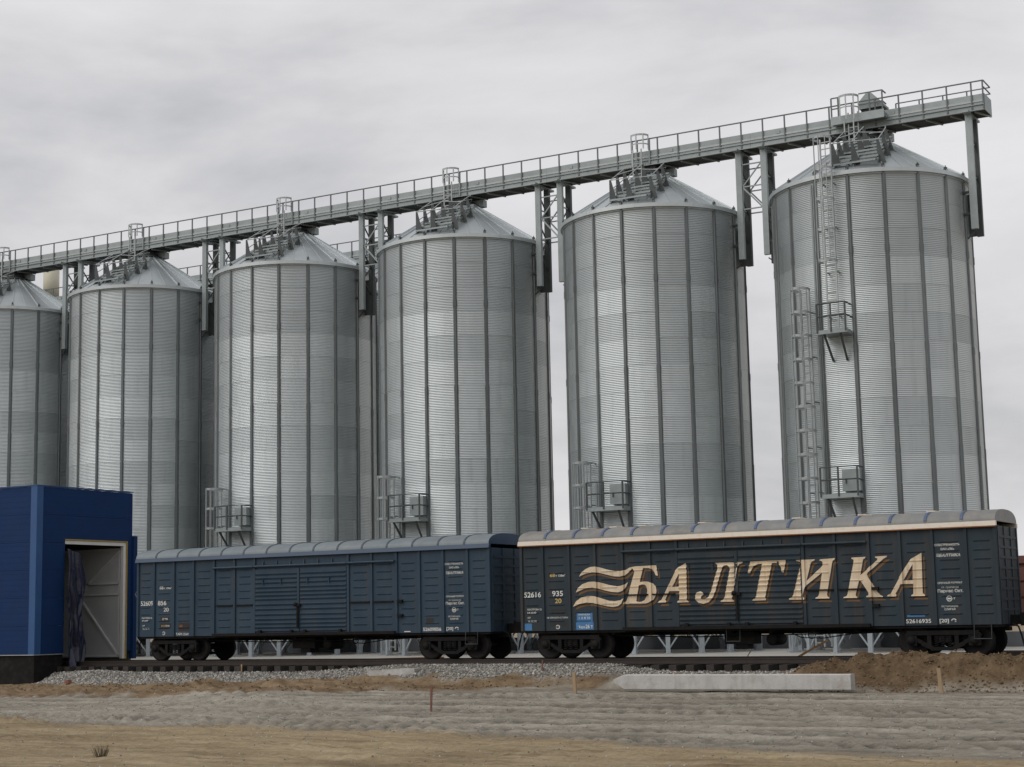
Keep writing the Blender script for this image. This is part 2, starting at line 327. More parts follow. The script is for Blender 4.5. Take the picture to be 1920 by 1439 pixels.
w_grav = sst(-0.35, 0.2, GY - y_toe(GX) - 0.55 * nz2 - 1.3 * np.clip(fbm(GX * 0.6, GY * 0.6, 119, 3), 0, 1))
w_mound = sst(-17.8, -16.4, GX + 0.5 * nz2) * sst(45.5, 46.2, GY + 0.4 * nz2) * (1 - sst(48.3, 48.6, GY))
w_grav = w_grav * (1 - w_mound)
w_crest = np.clip(((GZ + 0.87) - 0.045 * fbm(GX * 0.25, GY * 0.4, 1, 3) - 0.01) / 0.05, 0, 1) * (1 - w_soil)
w_track = np.clip((-(GZ + 0.87) + 0.045 * fbm(GX * 0.25, GY * 0.4, 1, 3)) / 0.06, 0, 1) * (1 - w_soil)  # pressed silt darker, dry crests paler; relief shading also put into this colour
w_sand = np.where(GY > 60, 0.6, w_sand); w_grav = np.where(GY > 80, 0, w_grav); w_soil = np.where(GY > 80, 0.3, w_soil)
for nm, arr in (('sand', w_sand), ('soil', w_soil), ('gravel', w_grav), ('mound', w_mound), ('rut', w_track), ('crest', w_crest)):
    a = me.attributes.new(nm, 'FLOAT', 'POINT'); a.data.foreach_set('value', arr.ravel().astype(np.float32))
GM = bpy.data.materials.new('site_ground'); GM.use_nodes = True
t = GM.node_tree; bs = t.nodes['Principled BSDF']; bs.inputs['Roughness'].default_value = 0.95; bs.inputs['Specular IOR Level'].default_value = 0.2
gc = t.nodes.new('ShaderNodeTexCoord')
def gnoise(scale, st=(1, 1, 1), det=6, ro=0.6):
    mp = t.nodes.new('ShaderNodeMapping'); mp.inputs['Scale'].default_value = st; mp.inputs['Rotation'].default_value = (0, 0, 0.03)
    n = t.nodes.new('ShaderNodeTexNoise'); n.inputs['Scale'].default_value = scale; n.inputs['Detail'].default_value = det; n.inputs['Roughness'].default_value = ro
    t.links.new(gc.outputs['Object'], mp.inputs[0]); t.links.new(mp.outputs[0], n.inputs['Vector']); return n.outputs['Fac']
def ramp(fac, stops):
    r = t.nodes.new('ShaderNodeValToRGB'); t.links.new(fac, r.inputs[0]); e = r.color_ramp.elements
    e[0].position, e[0].color = stops[0][0], (*stops[0][1], 1); e[1].position, e[1].color = stops[-1][0], (*stops[-1][1], 1)
    for p, c in stops[1:-1]: e.new(p).color = (*c, 1)
    return r.outputs[0]
def mix(fac, a, b, mode='MIX'):
    x = t.nodes.new('ShaderNodeMixRGB'); x.blend_type = mode
    if isinstance(fac, float): x.inputs[0].default_value = fac
    else: t.links.new(fac, x.inputs[0])
    t.links.new(a, x.inputs[1]); t.links.new(b, x.inputs[2]); return x.outputs[0]
def attr(n):
    a = t.nodes.new('ShaderNodeAttribute'); a.attribute_name = n; return a.outputs['Fac']
sandc = ramp(gnoise(1.0, (0.35, 3.0, 1), 7), [(0.3, (0.225, 0.172, 0.102)), (0.5, (0.335, 0.266, 0.166)), (0.7, (0.44, 0.36, 0.24))])
greyc = ramp(gnoise(1.1, (0.45, 2.2, 1), 7), [(0.3, (0.15, 0.137, 0.112)), (0.5, (0.255, 0.234, 0.194)), (0.72, (0.38, 0.352, 0.298))])
soilc = ramp(gnoise(1.6, (1, 1.4, 1), 7), [(0.3, (0.13, 0.09, 0.052)), (0.5, (0.225, 0.16, 0.096)), (0.72, (0.31, 0.235, 0.15))])
moundc = ramp(gnoise(3.2, (1, 1, 1), 6), [(0.3, (0.082, 0.055, 0.032)), (0.55, (0.155, 0.107, 0.063)), (0.75, (0.21, 0.152, 0.095))])
vor = t.nodes.new('ShaderNodeTexVoronoi'); vor.inputs['Scale'].default_value = 15; t.links.new(gc.outputs['Object'], vor.inputs['Vector'])
gravc = ramp(vor.outputs['Color'], [(0.1, (0.15, 0.14, 0.125)), (0.5, (0.29, 0.275, 0.25)), (0.95, (0.45, 0.43, 0.39))])
rutc = ramp(gnoise(2.0, (1, 1, 1), 6), [(0.3, (0.085, 0.077, 0.064)), (0.7, (0.155, 0.142, 0.118))])
rutm = t.nodes.new('ShaderNodeMath'); rutm.operation = 'MULTIPLY'; rutm.inputs[1].default_value = 0.9; t.links.new(attr('rut'), rutm.inputs[0])
cresc = ramp(gnoise(2.4, (1, 1, 1), 6), [(0.3, (0.27, 0.25, 0.21)), (0.7, (0.42, 0.39, 0.333))])
c = mix(rutm.outputs[0], greyc, rutc); c = mix(attr('crest'), c, cresc); c = mix(attr('sand'), c, sandc); c = mix(attr('soil'), c, soilc); c = mix(attr('gravel'), c, gravc); c = mix(attr('mound'), c, moundc)
fine = gnoise(9.0, (1, 1, 1), 6, 0.7)
damp = ramp(gnoise(0.28, (1, 1.6, 1), 5), [(0.38, (0.85, 0.83, 0.80)), (0.6, (1.08, 1.07, 1.05))])
c = mix(1.0, c, damp, 'MULTIPLY')
c = mix(0.55, c, ramp(fine, [(0.25, (0.28, 0.28, 0.28)), (0.75, (0.72, 0.72, 0.72))]), 'OVERLAY')
t.links.new(c, bs.inputs['Base Color'])
bp = t.nodes.new('ShaderNodeBump'); bp.inputs['Strength'].default_value = 0.9; bp.inputs['Distance'].default_value = 0.10
t.links.new(gnoise(9.0, (1, 1, 1), 8, 0.75), bp.inputs['Height']); t.links.new(bp.outputs[0], bs.inputs['Normal'])
me.materials.append(GM)
obj('ground', me, kind='structure', label='bare site ground of sand, grey silt, brown soil and ballast')

# concrete apron under the silos
MB().box(-110, 12, 52.6, 82, -0.45, -0.25).build('apron', SLABM, kind='structure', label='pale concrete apron under the silos')

# stones lying on the ballast (too many to count)
def rock_field(name, n, rect, smin, smax, matl, label, accept=None, seed=1, parent=None, lift=0.2, cat='gravel'):
    rng = np.random.default_rng(seed)
    P = []; need = n
    X = rng.uniform(rect[0], rect[1], n * 3); Y = rng.uniform(rect[2], rect[3], n * 3)
    if accept is not None:
        k = accept(X, Y); X = X[k]; Y = Y[k]
    X = X[:n]; Y = Y[:n]; n = len(X); Z = ground_h(X, Y)
    ico = np.array([(0, 0, 1), (0.9, 0, 0.25), (0.25, 0.85, 0.2), (-0.75, 0.5, 0.3), (-0.7, -0.55, 0.2), (0.3, -0.85, 0.3), (0, 0, -0.7)])
    tri = np.array([(0, 1, 2), (0, 2, 3), (0, 3, 4), (0, 4, 5), (0, 5, 1), (6, 2, 1), (6, 3, 2), (6, 4, 3), (6, 5, 4), (6, 1, 5)])
    s = rng.uniform(smin, smax, (n, 1, 1)) * rng.uniform(0.6, 1.3, (n, 1, 3))
    J = ico[None] * (1 + rng.uniform(-0.25, 0.25, (n, 7, 1)))
    a = rng.uniform(0, 2 * PI, n); b = rng.uniform(-0.7, 0.7, n)
    V = J * s
    ca, sa, cb, sb = np.cos(a)[:, None], np.sin(a)[:, None], np.cos(b)[:, None], np.sin(b)[:, None]
    x = V[..., 0] * cb + V[..., 2] * sb; z = -V[..., 0] * sb + V[..., 2] * cb; y = V[..., 1]
    V = np.stack([x * ca - y * sa, x * sa + y * ca, z], -1)
    V += np.stack([X, Y, Z + smin * lift], -1)[:, None, :]
    F = (tri[None] + (np.arange(n) * 7)[:, None, None]).reshape(-1, 3)
    me = bpy.data.meshes.new(name)
    me.vertices.add(n * 7); me.vertices.foreach_set('co', V.ravel())
    me.loops.add(F.size); me.loops.foreach_set('vertex_index', F.ravel().astype(np.int32))
    me.polygons.add(len(F)); me.polygons.foreach_set('loop_start', np.arange(0, F.size, 3, dtype=np.int32)); me.update(calc_edges=True)
    me.materials.append(matl)
    o = obj(name, me, kind='stuff', label=label); o['category'] = cat
    return o
def on_ballast(X, Y): return (Y > y_toe(X) - 0.05 + 0.55 * fbm(X * 1.3, Y * 1.3, 111, 4) + 1.3 * np.clip(fbm(X * 0.6, Y * 0.6, 119, 3), 0, 1)) & ~((X > -16.9 + 0.8 * fbm(X, Y, 5, 2)) & (Y < 48.7))
rock_field('ballast_stones', 32000, (-50, -9, 43.5, 51.3), 0.022, 0.058, STONEM, 'grey crushed ballast stones along the railway track', on_ballast, 3)
def on_mound(X, Y): return (X > -17.4) & (Y > 45.6 + 0.4 * fbm(X, Y, 6, 2)) & (Y < 48.3)
rock_field('soil_clods', 2600, (-20.5, -6, 44.4, 48.7), 0.02, 0.06, CLODM, 'dark brown soil clods heaped beside the track', on_mound, 5, lift=-0.6, cat='soil')
def on_bank(X, Y): return (Y > y_soil(X) + 0.9) & (Y < y_toe(X) + 0.1) & (fbm(X * 0.9, Y * 0.9, 8, 3) > 0.02)
rock_field('bank_clods', 1600, (-46, -19, 40.5, 47.2), 0.015, 0.05, CLODM, 'small brown clods on the soil bank in front of the ballast', on_bank, 6, lift=0.0, cat='soil')
def on_silt(X, Y): return (Y > y_sand(X) - 0.5) & (Y < y_soil(X) + 0.6) & (fbm(X * 0.7, Y * 1.0, 18, 3) > -0.12)
rock_field('silt_lumps', 3500, (-42, -4, 26, 45.5), 0.010, 0.030, SILTM, 'crumbled grey silt lumps along the tyre tracks', on_silt, 9, lift=0.0, cat='soil')
rock_field('road_pebbles', 5000, (-40, -4, 20, 44), 0.006, 0.024, STONEM, 'scattered pebbles on the grey and sandy site road', None, 8, lift=0.2, cat='gravel')

# ------------------------------------------------------------------ railway track
trk = thing('railway_track', 'railway track with dark sleepers under the boxcars', 'railway track', (-30, YT, 0))
def rail_mb(y):
    b = MB(); b.box(-55, 30, y - 0.036, y + 0.036, -0.045, 0); b.box(-55, 30, y - 0.012, y + 0.012, -0.15, -0.045); b.box(-55, 30, y - 0.07, y + 0.07, -0.175, -0.15)
    return b
for y in (-0.79, 0.79): rail_mb(y).build('rail', RAILM, trk)
slm = MB()
slm.box(-0.13, 0.13, -1.48, 1.48, -0.42, -0.18); slm = slm.mesh('sleeper', SLEEPM)
kk = 0; xx = -53.0
while xx < 28:
    o = obj('sleeper', slm, trk, (xx, random.uniform(-0.05, 0.05), random.uniform(-0.012, 0.0)), random.uniform(-0.02, 0.02)); xx += 0.60 + random.uniform(-0.05, 0.05)
# second track embedded in the apron, under the gondola
trk2 = thing('railway_track', 'far railway track set in the apron under the brown gondola wagon', 'railway track', (0, 55.0, 0))
for y in (-0.79, 0.79): MB().box(-14.5, 20, y - 0.036, y + 0.036, -0.247, -0.02).build('rail', RAILM, trk2)
GLYPHS = {'wave1':[[(2.202,2.656),(2.287,2.784),(2.438,2.893),(2.623,2.962),(2.806,2.969),(2.987,2.931),(3.239,2.858),(3.526,2.804),(3.741,2.798),(3.903,2.825),(4.066,2.906),(4.129,2.856),(4.026,2.764),(3.88,2.656),(3.699,2.62),(3.448,2.636),(3.162,2.709),(2.909,2.772),(2.691,2.788),(2.47,2.756),(2.285,2.693)]],'wave2':[[(2.066,2.147),(2.163,2.3),(2.313,2.41),(2.535,2.478),(2.755,2.485),(3.008,2.44),(3.295,2.361),(3.582,2.312),(3.762,2.33),(3.87,2.368),(3.972,2.436),(3.903,2.288),(3.792,2.163),(3.611,2.119),(3.396,2.134),(3.145,2.185),(2.893,2.256),(2.676,2.293),(2.419,2.271),(2.234,2.211)]],'wave3':[[(1.953,1.695),(2.076,1.864),(2.264,1.98),(2.522,2.032),(2.777,2.01),(3.029,1.931),(3.279,1.854),(3.495,1.84),(3.675,1.862),(3.82,1.922),(3.744,1.78),(3.597,1.681),(3.417,1.653),(3.202,1.68),(2.95,1.739),(2.697,1.796),(2.442,1.815),(2.221,1.78),(2.072,1.725)]],'be':[[(4.074,2.903),(4.245,2.929),(4.987,2.94),(5.01,2.797),(5.034,2.606),(4.958,2.624),(4.909,2.737),(4.842,2.818),(4.756,2.859),(4.52,2.866),(4.388,2.424),(4.547,2.439),(4.723,2.425),(4.861,2.364),(4.946,2.276),(4.969,2.133),(4.935,1.976),(4.861,1.867),(4.736,1.785),(4.558,1.738),(4.417,1.728),(3.796,1.741),(3.823,1.795),(3.895,1.825),(3.945,1.936),(4.046,2.284),(4.203,2.726),(4.205,2.796),(4.154,2.849)],[(4.359,2.323),(4.456,2.346),(4.551,2.341),(4.619,2.285),(4.65,2.157),(4.619,1.968),(4.545,1.852),(4.437,1.798),(4.331,1.793),(4.25,1.817),(4.265,1.928)]],'a1':[[(4.997,1.748),(5.051,1.81),(5.129,1.839),(5.641,2.73),(5.749,2.837),(6.054,2.975),(6.058,2.639),(6.041,1.826),(6.103,1.752),(5.691,1.746),(5.717,1.795),(5.779,1.816),(5.79,2.107),(5.41,2.11),(5.262,1.843),(5.301,1.795),(5.293,1.754)],[(5.793,2.647),(5.778,2.245),(5.512,2.24)]],'el':[[(7.033,2.946),(7.969,2.952),(7.951,2.916),(7.833,2.879),(7.787,2.81),(7.568,1.853),(7.579,1.798),(7.62,1.76),(7.609,1.736),(7.169,1.739),(7.187,1.776),(7.265,1.799),(7.314,1.859),(7.528,2.75),(7.498,2.828),(7.416,2.868),(7.321,2.849),(7.265,2.774),(7.007,2.052),(6.905,1.853),(6.765,1.732),(6.594,1.689),(6.426,1.724),(6.334,1.819),(6.326,1.959),(6.398,2.051),(6.508,2.08),(6.607,2.031),(6.612,1.975),(6.543,1.939),(6.513,1.877),(6.559,1.83),(6.667,1.833),(6.771,1.896),(6.862,2.056),(7.121,2.794),(7.108,2.887)]],'te':[[(8.211,2.949),(9.369,2.962),(9.348,2.835),(9.287,2.578),(9.23,2.589),(9.198,2.748),(9.138,2.857),(9.01,2.883),(8.919,2.88),(8.655,1.849),(8.685,1.803),(8.667,1.757),(8.225,1.752),(8.26,1.797),(8.343,1.826),(8.602,2.875),(8.454,2.864),(8.32,2.807),(8.251,2.717),(8.196,2.596),(8.12,2.592),(8.155,2.782)]],'i':[[(9.69,2.945),(10.28,2.949),(10.246,2.911),(10.166,2.884),(10.13,2.809),(9.973,2.301),(10.425,2.679),(10.514,2.761),(10.512,2.857),(10.482,2.888),(10.414,2.906),(10.428,2.944),(10.926,2.963),(10.908,2.919),(10.827,2.877),(10.809,2.817),(10.607,1.894),(10.625,1.819),(10.68,1.788),(10.672,1.758),(10.233,1.768),(10.247,1.798),(10.321,1.826),(10.356,1.9),(10.481,2.542),(9.973,2.18),(9.904,2.062),(9.858,1.882),(9.867,1.821),(9.907,1.79),(9.896,1.746),(9.411,1.756),(9.429,1.795),(9.526,1.829),(9.561,1.889),(9.844,2.819),(9.816,2.895),(9.705,2.914)]],'ka':[[(11.417,2.961),(11.856,2.97),(11.838,2.932),(11.775,2.898),(11.756,2.816),(11.668,2.432),(11.754,2.489),(12.202,2.86),(12.219,2.904),(12.145,2.936),(12.146,2.966),(12.512,2.979),(12.495,2.939),(12.401,2.898),(11.892,2.485),(11.869,2.45),(12.168,1.916),(12.254,1.826),(12.328,1.795),(12.327,1.771),(11.81,1.777),(11.827,1.812),(11.904,1.834),(11.906,1.878),(11.68,2.248),(11.62,2.27),(11.498,1.873),(11.504,1.814),(11.549,1.783),(11.547,1.753),(11.115,1.763),(11.123,1.793),(11.211,1.82),(11.245,1.879),(11.478,2.825),(11.482,2.899),(11.422,2.922)]],'a2':[[(12.443,1.786),(12.481,1.826),(12.558,1.854),(13.019,2.598),(13.212,2.855),(13.543,3.028),(13.539,2.727),(13.52,1.854),(13.585,1.8),(13.583,1.771),(13.168,1.775),(13.185,1.81),(13.24,1.837),(13.256,2.131),(12.889,2.133),(12.709,1.859),(12.737,1.82),(12.719,1.777)],[(13.264,2.707),(13.244,2.24),(12.96,2.233)]]}
# ------------------------------------------------------------------ boxcars
L_CAR = 15.75; ZB, ZE, ZF, ZR = 0.92, 3.74, 3.87, 4.25; WID = 2.45
POSTS = [0.0, 0.86, 1.84, 2.80, 3.79, 4.76, 5.70, 10.05 - 0.15, 10.90, 11.95, 12.90, 13.87, 14.85, 15.75]
RIBZ = [1.25, 1.51, 1.77, 2.03, 2.29, 2.55, 2.81, 3.07, 3.33]
D0, DM0, DM1, D1 = 5.76, 7.68, 7.78, 9.84          # door leaves
LOUZ = [1.21, 1.35, 1.50, 1.67, 1.86, 2.03, 2.22, 2.36, 2.50, 2.65, 2.82, 2.98, 3.13]
def tri_lip(z, zc, up, dn, dep):
    if z <= zc - dn or z >= zc + up: return 0.0
    return dep * ((zc + up - z) / up if z > zc else (z - (zc - dn)) / dn)
def post_prof(x):
    y = 0.0
    for p in POSTS:
        d = abs(x - p)
        if d < 0.06: y = max(y, 0.055 if d < 0.045 else 0.055 * (0.06 - d) / 0.015)
    return y
def rib_x(x):
    for a, b in zip(POSTS[:-1], POSTS[1:]):
        if a < x < b and b - a < 3:
            u = min(x - (a + 0.19), (b - 0.19) - x)
            return max(0.0, min(1.0, u / 0.05))
    return 0.0
def side_y(x, z):
    # how far the outer skin stands proud of the panel plane at (x, z)
    if D0 <= x <= D1 and 1.06 <= z <= 3.30:
        if DM0 < x < DM1: return 0.09
        e = 0.0
        a, b = (D0, DM0) if x <= DM0 else (DM1, D1)
        u = max(0.0, min(1.0, min(x - a, b - x) / 0.03))
        for zc in LOUZ: e = max(e, tri_lip(z, zc, 0.03, 0.07, 0.04) * u)
        return 0.06 + e
    y = post_prof(x); rx = rib_x(x)
    if rx > 0:
        for zc in RIBZ: y = max(y, rx * tri_lip(z, zc, 0.018, 0.045, 0.022))
    return y
def car_breaks():
    xs = set(); zs = set()
    for p in POSTS:
        for d in (-0.06, -0.045, 0.045, 0.06): xs.add(round(p + d, 4))
    for a, b in zip(POSTS[:-1], POSTS[1:]):
        if b - a < 3:
            for v in (a + 0.19, a + 0.24, b - 0.24, b - 0.19): xs.add(round(v, 4))
    for v in (D0, D0 + 0.03, DM0 - 0.03, DM0, DM1, DM1 + 0.03, D1 - 0.03, D1): xs.add(round(v, 4))
    for zc in RIBZ:
        for d in (-0.045, 0, 0.018): zs.add(round(zc + d, 4))
    for zc in LOUZ:
        for d in (-0.07, 0, 0.03): zs.add(round(zc + d, 4))
    return sorted(xs), sorted(zs)
XB, ZBR = car_breaks()
def relief_panel(x0, x1, z0, z1, fx, zsel):
    xs = sorted({x0, x1} | {v for v in XB if x0 < v < x1}); zs = sorted({z0, z1} | {round(v, 4) for v in zsel if z0 < v < z1})
    b = MB(); vs = [(x, -fx(min(max(x, x0 + 1e-5), x1 - 1e-5), z), z) for z in zs for x in xs]; n = len(xs)
    fs = [(j * n + i, j * n + i + 1, (j + 1) * n + i + 1, (j + 1) * n + i) for j in range(len(zs) - 1) for i in range(n - 1)]
    b.add(vs, fs); return b
def panel_y(x, z):
    rx = rib_x(x); y = 0.0
    if rx > 0:
        for zc in RIBZ: y = max(y, rx * tri_lip(z, zc, 0.018, 0.045, 0.022))
    return y
ribsel = [zc + d for zc in RIBZ for d in (-0.045, 0, 0.018)]
lousel = [zc + d for zc in LOUZ for d in (-0.07, 0, 0.03)]

def flat_mesh(kind, data, size=0.2, shear=0.0, name='t', align='LEFT', width=None):
    # flat fill of a text line or of outline polygons, in (x, z) metres
    if kind == 'text':
        c = bpy.data.curves.new(name, 'FONT'); c.body = data; c.size = size; c.shear = shear; c.align_x = align
        c.offset = size * 0.018
    else:
        c = bpy.data.curves.new(name, 'CURVE'); c.dimensions = '2D'; c.fill_mode = 'BOTH'
        for ring in data:
            s = c.splines.new('POLY'); s.points.add(len(ring) - 1)
            for p, (x, z) in zip(s.points, ring): p.co = (x, z, 0, 1)
            s.use_cyclic_u = True
    o = bpy.data.objects.new(name, c); COL.objects.link(o); bpy.context.view_layer.update()
    me = bpy.data.meshes.new_from_object(o.evaluated_get(bpy.context.evaluated_depsgraph_get()))
    bpy.data.objects.remove(o); bpy.data.curves.remove(c)
    bm = bmesh.new(); bm.from_mesh(me); bpy.data.meshes.remove(me)
    for v in bm.verts: v.co.z = 0
    if width:
        x0 = min(v.co.x for v in bm.verts); x1 = max(v.co.x for v in bm.verts); k = width / (x1 - x0)
        for v in bm.verts: v.co.x = (v.co.x - (x0 if align == 'LEFT' else 0)) * k
    return bm
def paint(bm, name, matl, parent, dx=0.0, dz=0.0, lift=0.005, label=None):
    # lay a flat shape on the pressed car side, following posts, ribs and louvres
    for v in bm.verts: v.co = Vector((v.co.x + dx, 0, v.co.y + dz))
    x0 = min(v.co.x for v in bm.verts); x1 = max(v.co.x for v in bm.verts); z0 = min(v.co.z for v in bm.verts); z1 = max(v.co.z for v in bm.verts)
    for x in XB:
        if x0 < x < x1: bmesh.ops.bisect_plane(bm, geom=bm.verts[:] + bm.edges[:] + bm.faces[:], dist=1e-5, plane_co=(x, 0, 0), plane_no=(1, 0, 0))
    for z in ZBR:
        if z0 < z < z1: bmesh.ops.bisect_plane(bm, geom=bm.verts[:] + bm.edges[:] + bm.faces[:], dist=1e-5, plane_co=(0, 0, z), plane_no=(0, 0, 1))
    for v in bm.verts: v.co.y = -(side_y(v.co.x, v.co.z) + lift)
    bmesh.ops.triangulate(bm, faces=bm.faces[:])
    for f in bm.faces:
        f.normal_update()
        if f.normal.y > 0: f.normal_flip()
    me = bpy.data.meshes.new(name); bm.to_mesh(me); bm.free(); me.materials.append(matl)
    return obj(name, me, parent, label=label)

# --- shared running gear
wheel_me = MB().lathe([(0.0, 0.05), (0.10, 0.05), (0.13, 0.0), (0.30, 0.03), (0.40, 0.0), (0.475, 0.0), (0.475, 0.10), (0.505, 0.105), (0.505, 0.135), (0.40, 0.135), (0.30, 0.11), (0.12, 0.13), (0.0, 0.13)], 32, axis='Y').mesh('wheel', WHEELM)
def side_frame_mesh():
    b = MB()
    top = [(-1.15, 0.62), (-1.05, 0.72), (-0.6, 0.76), (0.6, 0.76), (1.05, 0.72), (1.15, 0.62), (1.10, 0.42), (0.75, 0.42), (0.55, 0.30), (0.42, 0.22), (-0.42, 0.22), (-0.55, 0.30), (-0.75, 0.42), (-1.10, 0.42)]
    # built of bars so that the windows stay open
    b.bar((-1.05, 0, 0.70), (1.05, 0, 0.70), 0.16, 0.13); b.bar((-0.62, 0, 0.40), (-0.30, 0, 0.25), 0.15, 0.12); b.bar((0.62, 0, 0.40), (0.30, 0, 0.25), 0.15, 0.12)
    b.bar((-0.36, 0, 0.24), (0.36, 0, 0.24), 0.16, 0.10); b.bar((-1.1, 0, 0.66), (-0.62, 0, 0.42), 0.14, 0.11); b.bar((1.1, 0, 0.66), (0.62, 0, 0.42), 0.14, 0.11)
    b.bar((-0.40, 0, 0.26), (-0.40, 0, 0.70), 0.12, 0.13); b.bar((0.40, 0, 0.26), (0.40, 0, 0.70), 0.12, 0.13)
    for s in (-1, 1): b.box(s * 0.925 - 0.17, s * 0.925 + 0.17, -0.10, 0.10, 0.33, 0.62); b.lathe([(0.0, -0.16), (0.11, -0.16), (0.13, -0.10), (0.13, 0.0)], 14, (s * 0.925, 0, 0.475), axis='Y')
    return b.mesh('side_frame', BLACKM)
sf_me = side_frame_mesh()
def spring_mesh():
    b = MB()
    for k in range(3):
        pts = [(-0.2 + 0.2 * k + 0.06 * math.cos(a), 0.06 * math.sin(a) - 0.02, 0.29 + 0.30 * a / (2 * PI * 5)) for a in np.linspace(0, 2 * PI * 5, 41)]
        b.tube(pts, 0.014, 5)
    return b.mesh('springs', BLACKM)
sp_me = spring_mesh()
bog = MB(); bog.box(-0.24, 0.24, -1.05, 1.05, 0.42, 0.62)
for s in (-1, 1): bog.tube([(s * 0.925, -1.02, 0.475), (s * 0.925, 1.02, 0.475)], 0.075, 10)
bog.bar((-0.7, -0.75, 0.45), (-0.7, 0.75, 0.45), 0.06, 0.1); bog.bar((0.7, -0.75, 0.45), (0.7, 0.75, 0.45), 0.06, 0.1)
bog_me = bog.mesh('bogie', BLACKM)
def add_bogie(parent, x, yc):
    b = obj('bogie', bog_me, parent, (x, yc, 0))
    for sx in (-1, 1):
        for sy in (-1, 1):
            wo = obj('wheel', wheel_me, b, (sx * 0.925, sy * 0.825, 0.475))
            if sy > 0: wo.rotation_euler = (0, 0, PI)
    for sy in (-1, 1):
        so_ = obj('side_frame', sf_me, b, (0, sy * 1.03, 0)); obj('springs', sp_me, b, (0, sy * 1.03, 0))
        if sy > 0: so_.rotation_euler = (0, 0, PI)
    return b
arch = [(-0.10, ZF)] + [(WID / 2 - (WID / 2 + 0.10) * math.copysign(abs(math.cos(a)) ** 0.75, math.cos(a)), ZF + (ZR - ZF) * math.sin(a) ** 0.85) for a in np.linspace(0.12, PI - 0.12, 19)] + [(WID + 0.10, ZF)]
def arch_strip(x0, x1, off=0.0, cap=None):
    b = MB(); n = len(arch); c0 = (WID / 2, ZF)
    P = [(y + (y - c0[0]) * off * 0.4, z + off * 0.9) for y, z in arch]
    b.add([(x0, y, z) for y, z in P] + [(x1, y, z) for y, z in P], [(i, n + i, n + i + 1, i + 1) for i in range(n - 1)], True)
    if cap:
        b.add([(x0, y, z) for y, z in P], [tuple(range(n))]); b.add([(x1, y, z) for y, z in P], [tuple(range(n - 1, -1, -1))])
    return b

